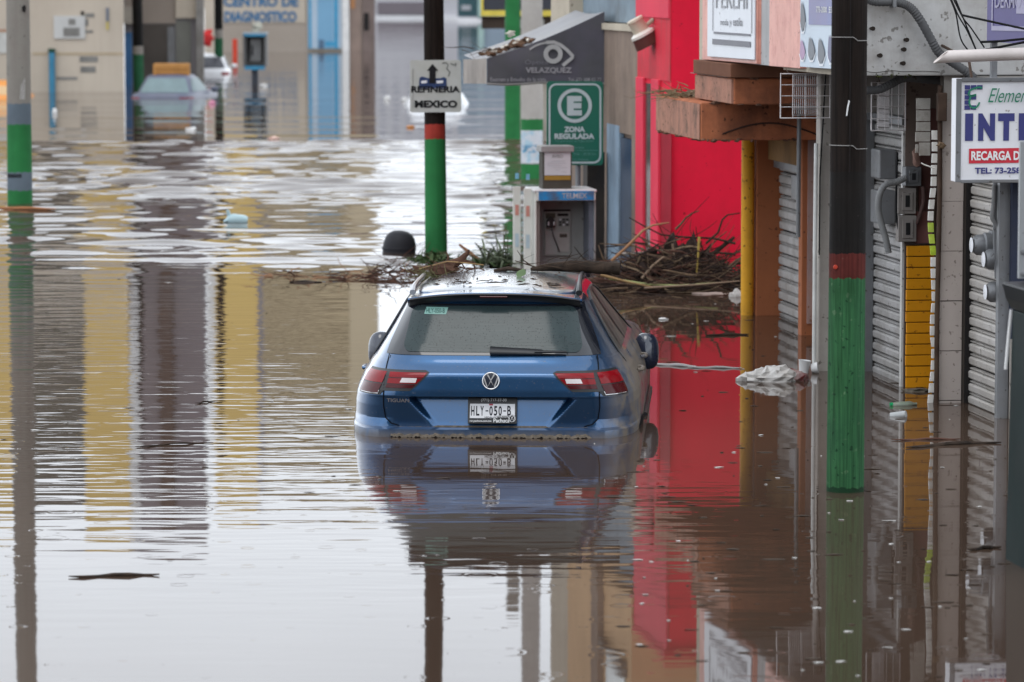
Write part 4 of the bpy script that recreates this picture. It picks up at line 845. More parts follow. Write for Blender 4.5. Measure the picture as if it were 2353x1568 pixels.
line_strip(mb, lambda u, v: fs2(u, v), [(SX(x), SY(y)) for x, y in smooth(C2)], .012); part('emblem_letter', mb, SIGNG, sign)
mb = MB(); wq = 12.4*mpx; 
for i, j in ((0,0),(1,0),(2,0),(0,1),(0,2),(1,2),(0,3),(0,4),(1,4)):
    x, y = 2217 + i*14.6, 196 + j*11.6; part('emblem_square', MB().add([fs_(SX(x), SY(y + 10)), fs_(SX(x + 13), SY(y + 10)), fs_(SX(x + 13), SY(y)), fs_(SX(x), SY(y))], [(0, 1, 2, 3)]), SIGNB, sign)
part('bracket', slab(q0 + .25, q0 + .29, sg_t + .05, sg_t + .09, z1, ZB_ + .9), GALV, sign)
mb = MB(); mb.tube([(q0 + .12, sg_t + .07, z1), (q0 + .16, sg_t + .3, z1 + .12), (q0 + .2, 4.29, z1 + .2)], .01, 6); part('bracket', mb, PIPEB, sign)
# white drain pipe cut on the slant
tP = 2.6; q0, z_ = RT(2162, 131, tP); mb = MB(); n = 20; r = .042; vs = []
for i, (qq, sl) in enumerate(((q0, 1), (q0 + .9, 0))):
    for rr in (r, r*.86):
        for k in range(n): a = 2*math.pi*k/n; vs.append((qq + (math.sin(a)*r*1.15 if sl else 0), tP + rr*math.cos(a), z_ + .03*i + rr*math.sin(a)))
fs = []
for k in range(n): j = (k + 1) % n; fs += [(k, j, 2*n + j, 2*n + k), (n + j, n + k, 3*n + k, 3*n + j), (j, k, n + k, n + j), (2*n + k, 2*n + j, 3*n + j, 3*n + k)]
mb.add(vs, fs); solo('drain_pipe', mb, M('white_plastic_pipe', (.66, .60, .57), .4, .05, 3.0, dirt=.2), 'white plastic pipe end cut on the slant above the internet sign', 'pipe', q0, tP, z_, smooth=True)
# purple sign, plane along the street
ps = thing('purple_sign', 'purple clinic sign panel at the top right above the white pipe', 'sign', 2.0, 2.6, 2.5)
tA = 3.2; qA = RT(2268, 60, tA)[0]; 
def pfn(u, v, o=0.0): return (qA + u*.30 - o*.95, tA - u*.95 - o*.30, 2.575 - .0*u + v)
mb = MB(); mb.add([pfn(u, v, o) for o in (0.0, -.06) for u, v in ((0, 0), (1.4, -.03), (1.4, .9), (0, .9))], [(0,1,2,3), (7,6,5,4), (0,4,5,1), (1,5,6,2), (2,6,7,3), (3,7,4,0)])
part('panel', mb, M('sign_purple', (.085, .07, .20), .35, .08, 2.0, dirt=.25, dcol=(.12, .10, .18)), ps)
lp = M('lilac_print', (.36, .34, .46), .45)
def strip(u0, u1, v0, v1, o=.004): part('stripe', MB().add([pfn(u0, v0, o), pfn(u1, v0, o), pfn(u1, v1, o), pfn(u0, v1, o)], [(0, 1, 2, 3)]), lp, ps)
strip(.06, .66, .075, .105); strip(.06, .075, .105, .9); strip(.645, .66, .105, .9); strip(.36, .58, .19, .9); strip(.72, 1.4, .26, .33)
part('lettering', text_mb('DERMOGYN', .52, .10, lambda u, v: pfn(.10 + u, .225 + v, .006), .01), lp, ps); part('lettering', text_mb('Trauma', .6, .09, lambda u, v: pfn(.74 + u, .52 + v, .006), .02), lp, ps)
mb = MB(); arc_strip(mb, lambda u, v: pfn(u, v, .005), .36, .62, .19, .22, math.pi, math.pi*1.5, 14); part('emblem', mb, lp, ps)
for P in ([(2210, 35), (2268, 48), (2360, 68)],):
    mb = MB(); mb.tube(rqz(P, 1.6), .008, 6); solo('iron_rod', mb, WIRE, 'thin black iron rod crossing in front of the purple sign', 'rod', RT(2280, 50, 1.6)[0], 1.6, RT(2280, 50, 1.6)[1])
for i, P in enumerate(([(2252, 163), (2300, 161), (2370, 154)], [(2248, 182), (2300, 172), (2370, 158)], [(2250, 190), (2300, 184), (2370, 173)])):
    P = [(x, y - 66 + i*2) for x, y in P]; lab = ('uppermost', 'middle', 'lowest')[i]
    mb = MB(); mb.tube(rqz(P, 2.75), .009, 6); solo('iron_rod', mb, WIRE, lab + ' of the three black iron rods below the purple sign', 'rod', RT(2300, 100, 2.75)[0], 2.75, RT(2300, 100, 2.75)[1], group='iron rods below the purple sign')

# ------------------------------------------------------------------ yellow post under the canopy
o = thing('yellow_post', 'ochre yellow round post carrying the terracotta canopy', 'post', 1.70, 11.3)
q_, t_ = qt(W(1717, 724)); mb = MB(); mb.tube([(q_, t_, -.8), (q_, t_, .7), (q_, t_, 1.668)], .059, 20); part('shaft', mb, YELP, o, smooth=True)
mb = MB(); mb.tube([(q_ + .085, t_ + .15, -.8), (q_ + .085, t_ + .15, 1.66)], .018, 8); part('side_pipe', mb, M('cream_pipe', (.50, .36, .14), .5, .1), o)
# ------------------------------------------------------------------ red building
q0 = RT(1541, 400, 15.0)[0]; rb = thing('red_building', 'crimson red building with a stained street front beyond the yellow post', 'building', q0, 15.0)
part('side_wall', slab(q0, 6.5, 15.0, 16.9, -.8, 3.7), RED, rb, .01)
tr = lambda x: RQ(x, 400, q0 - .01)[0]
def fslab(x0, x1, z0, z1, d0, d1, mat, name, bv=.004): return part(name, slab(q0 - d1, q0 - d0, tr(x0), tr(x1), z0, z1), mat, rb, bv)
t_end = tr(1464)
part('front_wall', slab(q0 - .012, q0 - .002, 15.0, t_end, 2.0, 3.7), REDF, rb); part('upper_front', slab(q0 - .03, q0 - .013, 15.0, t_end, 2.62, 3.7), M('crimson_front_lit', (.70, .05, .09), .6, .06, 2.0), rb)  # pinker crimson paints the lit look of the street-facing front
for x0, x1 in ((1464, 1481), (1499, 1516)): fslab(x0, x1, -.8, 2.0, .002, .03, M('crimson_front_lit', (.70, .05, .09)), 'pilaster')
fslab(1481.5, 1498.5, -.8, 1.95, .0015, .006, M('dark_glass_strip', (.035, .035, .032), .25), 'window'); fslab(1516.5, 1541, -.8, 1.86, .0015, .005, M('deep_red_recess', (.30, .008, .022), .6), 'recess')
mb = MB(); mb.tube([(q0 - .035, 15.0, 3.16), (q0 - .04, 16.0, 3.20), (q0 - .04, t_end, 3.24)], .008, 5); mb.tube([(q0 - .02, 14.98, 3.16), (2.6, 14.98, 3.12)], .008, 5); part('cable', mb, WIRE, rb)
part('roof_edge', slab(q0 - .05, 6.5, 14.95, t_end, 3.7, 3.78), REDF, rb)
part('upper_storey', slab(q0 + .7, 6.5, 15.3, 17.4, 3.785, 7.5), CREAM, rb)
lamp = thing('flood_lamp', 'beige bell shaped lamp on an arm fixed to the red front', 'lamp', *(lambda a: (q0 - .02, 15.9, a))(2.9))
tl = 15.9; P0 = RT(1502, 45, tl); P1 = RT(1487, 58, tl); P2 = RT(1462, 52, tl); P3 = RT(1486, 97, tl)
mb = MB(); mb.tube([(P0[0], tl, P0[1]), (P1[0] - .03, tl, P1[1] - .02)], .022, 8); part('arm', mb, M('beige_lamp_arm', (.40, .33, .25), .5), lamp)
ax = Vector((P3[0] - P2[0], 0, P3[1] - P2[1])).normalized(); MM = ax.to_track_quat('Z', 'Y').to_matrix(); ln = math.hypot(P3[0] - P2[0], P3[1] - P2[1])
bg_ = M('beige_lamp_shell', (.56, .49, .38), .45, .05)
mb = MB(); mb.lathe([(.001, -.04), (.085, -.04), (.09, -.02), (.08, 0), (.085, .10)], (P2[0], tl, P2[1]), 24, MM); part('housing', mb, bg_, lamp, smooth=True)
mb = MB(); mb.lathe([(.085, .10), (.125, .125), (.128, .15), (.12, .15)], (P2[0], tl, P2[1]), 24, MM); part('rim', mb, M('pale_lamp_rim', (.66, .62, .56), .45), lamp, smooth=True)
mb = MB(); mb.lathe([(.12, .15), (.135, .26), (.001, .27)], (P2[0], tl, P2[1]), 24, MM); part('hood', mb, M('maroon_lamp_hood', (.10, .035, .03), .5), lamp, smooth=True)

# ------------------------------------------------------------------ brown shop with the optician's awning
T0 = t_end; sh = thing('brown_shop', 'weathered brown plastered shop with blue posts beside the red front', 'building', q0, T0)
BRW = M('weathered_brown_plaster', (.27, .205, .165), .85, .15, 2.0, dirt=.6, dcol=(.17, .13, .11), streak=.4, stcol=(.15, .12, .10), bump=.008, bscale=16)
te = RQ(1388, 300, q0)[0]
part('wall', slab(q0 + .06, 6.5, T0, te + 3.4, -.8, 2.45), BRW, sh); part('upper_wall', slab(q0, q0 + .058, T0 + .02, te, 1.38, 2.46), BRW, sh); part('coping', slab(q0 - .03, q0 + .3, T0 + .02, te, 2.462, 2.53), CREAM, sh)
BLUEP = M('pale_blue_paint', (.25, .34, .44), .6, .15, 3.0, dirt=.4, dcol=(.15, .17, .19), streak=.3, stcol=(.14, .16, .18))
ts = lambda x: RQ(x, 400, q0)[0]
part('post', slab(q0 - .004, q0 + .05, ts(1452), T0 - .001 + .02, -.8, 1.38), BRW, sh); part('door', slab(q0 + .01, q0 + .05, ts(1424), ts(1452), -.8, 1.33), M('dark_blue_door', (.025, .045, .085), .5, .15), sh)
part('post', slab(q0 - .004, q0 + .05, ts(1395), ts(1423), -.8, 1.45), BLUEP, sh)
part('upper_storey', slab(q0 + .12, 6.5, T0 + .03, te + 2.4, 2.54, 3.4), M('blue_grey_wall', (.23, .29, .34), .75, .12, 2.0, dirt=.4, streak=.3, stcol=(.15, .18, .2)), sh)
PEACH = M('peach_render', (.60, .39, .22), .75, .08, 2.0, dirt=.2, dcol=(.4, .26, .16)); part('top_storey', slab(q0 - .05, 6.5, T0 + .03, te + 2.2, 3.41, 8.2), PEACH, sh)
part('cream_storey', slab(q0 - .04, 6.5, te + 2.21, te + 3.6, 2.46, 8.2), CREAM, sh); part('brown_pilaster', slab(q0 - .12, q0 - .051, te - .35, te + .1, 3.41, 8.2), BRW, sh)
for t_ in (T0 + .35,): 
    w_ = part('window', slab(q0 - .07, q0 - .052, t_, t_ + 1.2, 4.3, 5.6), M('pale_window', (.45, .50, .48), .2), sh); part('sill', slab(q0 - .12, q0 - .052, t_ - .1, t_ + 1.4, 4.2, 4.29), CONC, w_)
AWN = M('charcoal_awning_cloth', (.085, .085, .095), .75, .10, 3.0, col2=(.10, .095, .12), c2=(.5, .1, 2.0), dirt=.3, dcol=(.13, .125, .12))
ta = te; aw = thing('awning', 'charcoal awning of the optician with a pale eye emblem', 'awning', .5, ta)
E = {k: RT(*p, ta) for k, p in dict(tr=(1389, 27), tl=(1119, 135), bl=(1119, 193), br=(1389, 192)).items()}
TD = ta + 2.0
def aq(u, v): # side panel of the awning: u 0..1 left to right
    zt_ = E['tl'][1] + (E['tr'][1] - E['tl'][1])*u - .035*math.sin(u*math.pi); zb_ = E['bl'][1] + (E['br'][1] - E['bl'][1])*u - .012*math.sin(u*9)
    return (E['tl'][0] + (E['tr'][0] - E['tl'][0])*u, ta + .02*math.sin(u*7 + v*4)*math.sin(u*math.pi), zb_ + (zt_ - zb_)*v)
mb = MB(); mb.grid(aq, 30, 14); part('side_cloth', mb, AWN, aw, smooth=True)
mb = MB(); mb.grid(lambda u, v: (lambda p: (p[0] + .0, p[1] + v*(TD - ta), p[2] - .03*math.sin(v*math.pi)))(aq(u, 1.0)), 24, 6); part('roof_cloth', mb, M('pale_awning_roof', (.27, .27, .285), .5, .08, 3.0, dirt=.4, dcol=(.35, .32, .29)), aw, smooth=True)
mb = MB(); mb.grid(lambda u, v: (lambda p: (p[0] - .004, ta + u*(TD - ta), p[2] - .05*u))(aq(0.0, v)), 10, 4); part('front_valance', mb, M('pale_valance', (.38, .34, .31), .7, .15, 4.0, dirt=.5, dcol=(.25, .21, .18)), aw)
mb = MB(); mb.tube([aq(u, 0) for u in np.linspace(0, 1, 8)], .014, 6); part('hem', mb, M('awning_hem', (.22, .21, .20), .8), aw)
fa = lambda u, v: (lambda q, z: (q, ta - .03, z))(*RT(u, v, ta)); ep = M('awning_print', (.40, .40, .40), .7)
mb = MB(); arc_strip(mb, fa, 1270, 124.5, 11.5, 22, n=36); part('eye_ring', mb, ep, aw)
def ft(x, y): return lambda u, v: fa(x + u, y - v)
mb = MB(); line_strip(mb, fa, [(1222, 118), (1236, 105), (1254, 98), (1272, 97), (1288, 104), (1302, 115), (1315, 129), (1314, 133), (1292, 151)][2:], 7.5); line_strip(mb, fa, [(1216, 114), (1228, 106), (1241, 101), (1255, 98)], 4); part('eye_lid', mb, ep, aw)
part('lettering', text_mb('VELAZQUEZ', 106, 15, ft(1207, 170), .03), M('awning_print_dim', (.30, .29, .31), .7), aw); part('lettering', text_mb('Óptica', 54, 15, ft(1205, 151), .0), M('awning_print_dimmer', (.17, .165, .19), .7), aw)
part('lettering', text_mb('Examen y Estudio de la vista', 128, 12, ft(1126, 190), .0), M('awning_print_dim', (.30, .29, .31), .7), aw); part('lettering', text_mb('Tel. 771 688 02 77', 76, 8, ft(1305, 187), .0), M('awning_print_dim', (.30, .29, .31), .7), aw)
o = thing('leaf_debris', 'heap of brown leaves and rubbish caught on the awning roof', 'debris', .7, ta + .3, 2.4); mb = MB(); rn = np.random.RandomState(3)
for k in range(70):
    u = rn.rand()*.40; w_ = rn.rand()*.6; p = aq(u, 1); mb.blob((p[0], p[1] + w_*1.2, p[2] + .015 + .03*rn.rand()), (rn.uniform(.02, .05), rn.uniform(.03, .06), rn.uniform(.012, .03)), k, .5, 1)
part('leaf_heap', mb, M('rotting_leaves', (.12, .07, .045), .85, .4, 14.0), o); mb = MB()
for k in range(9): u = .05 + rn.rand()*.32; p = aq(u, 1); mb.blob((p[0], p[1] + rn.rand()*.5, p[2] + .05), (.03, .03, .02), k + 90, .4, 1)
mb.blob((RT(1218, 60, ta)[0], ta + 1.5, 2.40), (.05, .04, .035), 2, .4, 2)
part('foam_scraps', mb, M('off_white_foam', (.60, .57, .50), .8, .1), o); mb = MB(); twigs(mb, (aq(.06, 1)[0], ta + .3, aq(.06, 1)[2] + .03), 14, .3, .006, (.12, .2, .02), 8, .1); part('twigs', mb, TWIG, o)
# ------------------------------------------------------------------ far buildings across the flooded junction
def face(x0, x1, wy, name, label, mat, ztop, depth=12.0, cat='building'):
    """a building whose front faces the camera; wy is the row where its foot meets the water"""
    a = W((x0 + x1)/2, wy); Y = a.y; X0, X1 = RY(x0, wy, Y).x, RY(x1, wy, Y).x
    o = thing_w(name, label, cat, (0, Y, 0)); o['w'] = 0; del o['w']
    k = 1 + depth/Y; part('wall', MB().prism([(X0, 0), (X1, 0), (X1*k, depth), (X0*k, depth)], 2, -.9, ztop), mat, o); return o, Y, X0, X1
def fbox(o, Y, x0, x1, y0, y1, mat, name='panel', d0=.0, d1=.05, bevel=0.0, par=None):
    p, q_ = RY(x0, y0, Y), RY(x1, y1, Y); return part(name, MB().box(p.x, q_.x, -d1, -d0 - .004, q_.z, p.z), mat, par or o, bevel)
def mbox(o, X0, X1, z0, z1, mat, name, d1=.05, d0=0.0): return part(name, MB().box(X0, X1, -d1, -d0 - .004, z0, z1), mat, o)
BEIGE = M('beige_plaster', (.43, .375, .31), .8, .06, .4, dirt=.25, dcol=(.32, .27, .22), dscale=.5, streak=.15, stcol=(.3, .25, .2))
YELLOW = M('ochre_yellow_plaster', (.62, .44, .16), .8, .06, .4)
OLIVE = M('olive_dark_glass', (.055, .052, .028), .4, .25, .6)
GREYP = M('grey_mauve_plaster', (.22, .205, .215), .8, .10, .5)
WTRIM = M('white_trim', (.62, .61, .60), .7)
FAINT = M('faded_grey_print', (.17, .165, .155), .8, .25, 2.0)
BLUEPAINT = M('blue_sign_paint', (.045, .13, .25), .6, .15, 2.0)
# 1 beige corner shop on the left
o, Y, X0, X1 = face(-260, 286, 211, 'beige_shop', 'plain beige shop with painted notices and a blue down pipe on the far left', BEIGE, 5.3, 14)
for x0, x1, z0, z1, m_, nm in ((-260, 286, 5.3, 5.55, WTRIM, 'cornice'), (-260, 40, 5.55, 11.4, YELLOW, 'upper_wall'), (186, 290, 5.55, 11.9, YELLOW, 'upper_wall'), (40, 186, 5.55, 11.2, OLIVE, 'upper_window'), (291, 301, 5.3, 11.6, WTRIM, 'white_pilaster')):
    part(nm, MB().box(RY(x0, 200, Y).x + .004, RY(x1, 200, Y).x, .02, 1.5, z0 + .003, z1), m_, o)
for z in (6.6, 7.9, 9.3, 10.5): mbox(o, RY(40, 0, Y).x, RY(186, 0, Y).x, z, z + .22, GREYP, 'window_band', .1, -.1)
fbox(o, Y, 124, 196, 37, 89, M('pale_notice', (.45, .45, .44), .7, .08, 1.0), 'notice_board')
for y0, y1, x0, x1 in ((44, 58, 158, 174), (64, 84, 146, 184)): fbox(o, Y, x0, x1, y0, y1, FAINT, 'faded_print', .05, .055)
for y0, y1, x0, x1 in ((31, 40, 196, 217), (44, 60, 196, 203), (70, 76, 196, 214), (130, 143, 183, 225), (153, 167, 185, 220), (177, 184, 130, 178)): fbox(o, Y, x0, x1, y0, y1, FAINT, 'faded_print', .0, .012)
part('hole', MB().box(RY(186, 30, Y).x, RY(193, 30, Y).x, -.02, -.004, RY(0, 36, Y).z, RY(0, 26, Y).z), DARK, o)
fbox(o, Y, 244, 250, 18, 50, M('grey_blue_stripe', (.12, .14, .18), .7), 'painted_stripe'); fbox(o, Y, 245, 249, 50, 68, M('yellow_stripe', (.5, .40, .08), .7), 'painted_stripe')
fbox(o, Y, 75, 283, 121, 127, M('tan_band', (.36, .29, .20), .8), 'painted_band', 0, .01); fbox(o, Y, -100, 20, 68, 73, M('rust_band', (.33, .17, .11), .8), 'painted_band', 0, .01); fbox(o, Y, -60, 16, 76, 122, M('pale_panel', (.42, .42, .40), .7), 'pale_panel', 0, .03)
mb = MB(); p = RY(121, 200, Y); mb.tube([(p.x, -.12, -.8), (p.x, -.12, RY(121, 122, Y).z), (p.x, -.12, RY(121, 116, Y).z)], [.085, .085, .09], 10); dp = part('down_pipe', mb, M('blue_drain_paint', (.05, .19, .30), .5, .15, 2.0), o, smooth=True)
mb = MB(); mb.lathe([(.10, 0), (.10, .09), (.06, .1)], (p.x, -.12, RY(121, 120, Y).z), 10); part('pipe_collar', mb, M('dark_green_collar', (.02, .06, .04), .5), dp)
# 2 grey passage with blue posts
o, Y, X0, X1 = face(287, 470, 196, 'grey_passage', 'grey building with a blue doorway between the beige shop and lettered shutters', GREYP, 13.0, 14)
fbox(o, Y, 287, 305, 75, 260, M('strong_blue_paint', (.05, .13, .27), .6, .12, 1.0), 'blue_post', 0, .12); fbox(o, Y, 287, 404, -5, 54, M('taupe_wall', (.25, .21, .18), .8, .1, .6), 'upper_panel', 0, .03)
fbox(o, Y, 283, 312, 15, 55, M('grey_beige_box', (.33, .30, .26), .8), 'box', .05, .5); fbox(o, Y, 404, 452, -30, 42, BEIGE, 'cream_panel', 0, .1); fbox(o, Y, 305, 402, 56, 190, M('dark_brown_door', (.075, .065, .058), .7, .2, 1.0), 'doorway', 0, .02)
fbox(o, Y, 385, 402, 62, 200, GALV, 'steel_door', .03, .05); fbox(o, Y, 404, 440, 48, 200, M('grey_green_wall', (.15, .15, .135), .8, .15, 1.0), 'wall_panel', .0, .04)
fbox(o, Y, 452, 470, -40, 200, CONC, 'pillar', 0, .3)
for x0, x1 in ((300, 360), (395, 465)): mbox(o, RY(x0, 0, Y).x, RY(x1, 0, Y).x, 5.5, 12.4, M('grey_violet_wall', (.19, .17, .19), .8, .1, .6), 'upper_wall', .08)
mbox(o, RY(362, 0, Y).x, RY(392, 0, Y).x, 5.5, 12.6, M('brown_column', (.09, .065, .06), .8), 'column', .2)
# 3 the wide beige block with blue lettering and banner
o, Y, X0, X1 = face(470, 862, 118, 'lettered_block', 'wide beige block with blue lettering and a tall blue banner beyond the telephone', BEIGE, 4.6, 20)
DOORB = M('beige_rolling_door', (.36, .31, .265), .7, .07, .4, dirt=.2, dcol=(.3, .25, .2))
rd = fbox(o, Y, 512, 706, 50, 118, DOORB, 'rolling_door', .0, .05)
for k in range(9): y = 56 + k*7; fbox(o, Y, 514, 704, y, y + 1.2, M('door_rib', (.28, .24, .20), .7), 'rib', .05, .07, 0, rd)
sb = fbox(o, Y, 514, 702, -24, 53, BEIGE, 'sign_band', .0, .09)
def fl(x, y, d): return lambda u, v: (lambda p: (p.x, -d, p.z))(RY(x + u, y - v, Y))
part('lettering', text_mb('DIAGNOSTICO', 166, 25, fl(516, 51, .11), .045), BLUEPAINT, sb); part('lettering', text_mb('CENTRO DE', 172, 25, fl(514, 16, .11), .045), BLUEPAINT, sb)
bn = fbox(o, Y, 707, 786, -120, 112, M('pale_blue_banner', (.34, .42, .50), .6, .08, .5), 'banner', .0, .12)
fbox(o, Y, 709, 716, -120, 112, M('banner_blue', (.05, .25, .42), .6), 'banner_stripe', .12, .13, 0, bn); fbox(o, Y, 729, 766, -120, 112, M('banner_mid_blue', (.16, .31, .45), .6, .1, .5), 'banner_stripe', .12, .13, 0, bn); fbox(o, Y, 767, 777, -120, 112, M('banner_blue', (.05, .25, .42), .6), 'banner_stripe', .12, .13, 0, bn)
fbox(o, Y, 748, 770, 96, 106, M('banner_blue', (.05, .25, .42), .6), 'banner_mark', .13, .14, 0, bn); fbox(o, Y, 733, 745, 92, 112, M('banner_navy', (.08, .13, .2), .6), 'banner_mark', .13, .14, 0, bn)
fbox(o, Y, 786, 803, -120, 118, WTRIM, 'white_post', .0, .2); fbox(o, Y, 803, 830, -120, 118, M('brown_front', (.22, .165, .14), .8, .15, 1.0), 'brown_front', .0, .1); fbox(o, Y, 806, 816, -20, 20, M('rust_strip', (.35, .17, .08), .7), 'strip', .1, .13); fbox(o, Y, 831, 862, -120, 118, M('dull_brown_front', (.15, .115, .105), .8, .2, 1.0), 'brown_front', .0, .05); fbox(o, Y, 836, 848, 30, 70, DARK, 'opening', .05, .07)
ux = lambda x: RY(x, 0, Y).x
for x0, x1, m_, nm, zt in ((470, 489, WTRIM, 'white_pilaster', 17.5), (489, 588, YELLOW, 'upper_wall', 19.0), (588, 600, GREYP, 'column', 18.5), (600, 800, M('beige_upper_plaster', (.44, .36, .23), .8, .08, .3), 'upper_wall', 18.0), (800, 862, M('tan_upper_plaster', (.50, .42, .29), .8, .06, .3), 'upper_wall', 18.6)):
    part(nm, MB().box(ux(x0) + .01, ux(x1), -.1, 3, 4.62, zt), m_, o)
for k in range(8): mbox(o, ux(602), ux(798), 5.6 + k*1.6, 6.15 + k*1.6, M('dark_window_strip', (.13, .10, .06), .5, .2, .5), 'window', .12, .1)
# far end of the flooded street
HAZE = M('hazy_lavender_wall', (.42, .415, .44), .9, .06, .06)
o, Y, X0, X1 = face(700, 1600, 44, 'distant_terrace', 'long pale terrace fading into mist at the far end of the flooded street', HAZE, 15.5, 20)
fbox(o, Y, 868, 978, 5, 34, M('mauve_band', (.16, .14, .155), .9, .1, .2), 'dark_band', 0, .4); fbox(o, Y, 858, 1160, 36, 46, M('white_reflection_line', (.62, .62, .64), .8), 'white_reflection_line', 0, .5)  # white strip paints the bright reflection line at the waterline
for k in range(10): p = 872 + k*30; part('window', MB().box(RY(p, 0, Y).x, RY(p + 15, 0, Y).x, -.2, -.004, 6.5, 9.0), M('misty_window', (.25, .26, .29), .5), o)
o, Y, X0, X1 = face(1052, 1200, 50, 'slate_house', 'blue slate coloured house at the far end of the street right of the wooden pole', M('slate_blue_wall', (.20, .255, .31), .8, .1, .2), 7.5, 9)
fbox(o, Y, 1052, 1100, -20, 36, M('teal_door', (.035, .075, .085), .5, .2, .5), 'door', 0, .2); fbox(o, Y, 1060, 1082, 12, 24, M('grey_glint', (.28, .29, .31), .4), 'window', .2, .24); fbox(o, Y, 1098, 1112, -30, 44, M('pale_teal_post', (.30, .42, .40), .6), 'post', 0, .3); fbox(o, Y, 1052, 1160, 40, 52, M('white_reflection_line', (.62, .62, .64), .8), 'base', 0, .3)  # lowest white strip continues the painted reflection line along the water
# framed dark sign wall behind the awning
o, Y, X0, X1 = face(1168, 1500, 300, 'sign_wall', 'dirty beige wall with a yellow framed dark sign behind the awning', M('dirty_beige_wall', (.33, .30, .26), .8, .12, .8, dirt=.4, streak=.3), 5.0, 8)
s_ = fbox(o, Y, 1107, 1337, -60, 36, M('sign_board_navy', (.022, .024, .035), .4), 'sign_board', .3, .4)
fbox(o, Y, 1105, 1339, 24, 37, M('sign_yellow_frame', (.55, .44, .08), .5), 'frame', .4, .45, 0, s_); fbox(o, Y, 1105, 1111, -60, 24, M('sign_yellow_frame', (.55, .44, .08), .5), 'frame', .4, .45, 0, s_)
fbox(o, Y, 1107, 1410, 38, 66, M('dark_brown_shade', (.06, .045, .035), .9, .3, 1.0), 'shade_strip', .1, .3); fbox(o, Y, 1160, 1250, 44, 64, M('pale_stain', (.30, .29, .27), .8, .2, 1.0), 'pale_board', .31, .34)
fbox(o, Y, 1340, 1400, 10, 60, M('grey_gutter', (.12, .12, .13), .6), 'gutter', .2, .35)
part('coping', MB().box(X0, X1, -.05, .3, 5.003, 5.1), CREAM, o)

# unseen block added behind the viewer to shade walls and darken the car's reflections
o = thing_w('added_shade_block', 'plain brown grey block added unseen behind the viewpoint for shade and reflections', 'building', (0, -14, 0))
part('wall', MB().box(-26, 26, -14, 0, -.9, 8.8), M('brown_grey_block', (.16, .14, .125), .8, .15, .4), o)
for k in range(9):
    for z in (2.6, 6.0): part('window', MB().box(-24 + k*5.4, -21 + k*5.4, .004, .08, z, z + 1.8), OLIVE, o)

# ------------------------------------------------------------------ simple far cars, sunk to their windows
def far_car(name, label, x, wy, yaw, roof, wid, paint_, glass, lamps=None, group='cars sunk in the far flood'):
    o = thing_w(name, label, 'car', W(x, wy), yaw, group); b = roof - 1.42; w = wid/2
    A = Loft([(b + .25, w*.95, .02, 4.3, 6), (b + .55, w, -.02, 4.35, 6), (b + .85, w*.98, .0, 4.32, 6), (b + .93, w*.94, .05, 4.2, 5)])
    m_ = MB(); A.shell(m_, [b + .25, b + .4, b + .55, b + .7, b + .85, b + .9, b + .93], 64); part('body', m_, paint_, o, smooth=True)
    C_ = Loft([(b + .90, w*.92, .55, 3.2, 5), (b + 1.1, w*.82, .75, 2.8, 5), (b + 1.32, w*.70, 1.0, 2.3, 4.6), (b + 1.38, w*.62, 1.08, 2.2, 4), (b + 1.42, w*.35, 1.3, 1.9, 3)])
    m_ = MB(); C_.shell(m_, [b + .90, b + .95, b + 1.0, b + 1.1, b + 1.2, b + 1.28, b + 1.32, b + 1.36, b + 1.38, b + 1.4, b + 1.42], 64); part('cabin', m_, paint_, o, smooth=True)
    part('rear_window', rows_patch([(b + .95, -w*.74, w*.74), (b + 1.1, -w*.68, w*.68), (b + 1.31, -w*.55, w*.55)], lambda a, z: C_.rear(a, z, .012), 16, 4), glass, o, smooth=True)
    for sg in (-1, 1):
        part('side_window', rows_patch([(b + .97, .85, 2.9), (b + 1.15, 1.0, 2.55), (b + 1.3, 1.2, 2.2)], lambda y, z: C_.side(y, z, sg, .012), 10, 3), glass, o)
        part('tail_light', rows_patch([(b + .68, sg*w*.62, sg*w*.97), (b + .84, sg*w*.6, sg*w*.95)], lambda a, z: A.rear(a, z, .015), 8, 3), REDL, o)
        m_ = MB(); m_.blob((sg*(w + .08), 2.7, b + .98), (.11, .06, .08), 2, .05); part('door_mirror', m_, paint_, o, smooth=True)
    for y in (.8, 3.4):
        for sg in (-1, 1): m_ = MB(); m_.lathe([(.2, -.1), (.31, -.1), (.31, .1), (.2, .1)], (sg*(w - .15), y, b + .31), 16, Matrix.Rotation(math.pi/2, 3, 'Y')); part('wheel', m_, TYRE, o)
    return o
far_car('grey_car', 'grey blue sedan sunk to its rear window in front of the blue doorway', 366, 226, R(-6), .60, 1.74, M('grey_blue_car_paint', (.085, .095, .14), .4, .1), M('pale_teal_glass', (.13, .185, .195), .45))
far_car('white_car', 'white car with red lamps between the two green banded poles', 475, 170, R(4), .64, 1.6, M('white_car_paint', (.72, .72, .73), .3, .05, coat=.4), M('dark_car_glass', (.05, .05, .06), .2))
far_car('white_car', 'white car submerged to the roof behind the MEXICO sign', 992, 246, R(-3), .36, 1.75, M('white_car_paint', (.72, .72, .73)), M('white_misted_glass', (.6, .62, .65), .3))
o = thing_w('orange_box', 'orange wooden box lying on the roof of the grey blue sedan', 'box', W(384, 226) + Vector((-.02, 1.5, .50)), R(2))
mb = MB(); mb.box(-.46, .48, -.3, .3, .0, .36); part('box', mb, M('orange_box_paint', (.38, .185, .06), .7, .12, 4.0), o, .03)
for z in (.09, .2): part('seam', MB().box(-.40, .42, -.312, -.302, z, z + .02), M('box_seam', (.25, .11, .03), .7), o)
o = thing_w('orange_car', 'orange car cut off by the left edge behind the grey pole', 'car', W(-28, 228), R(0), 'cars sunk in the far flood')
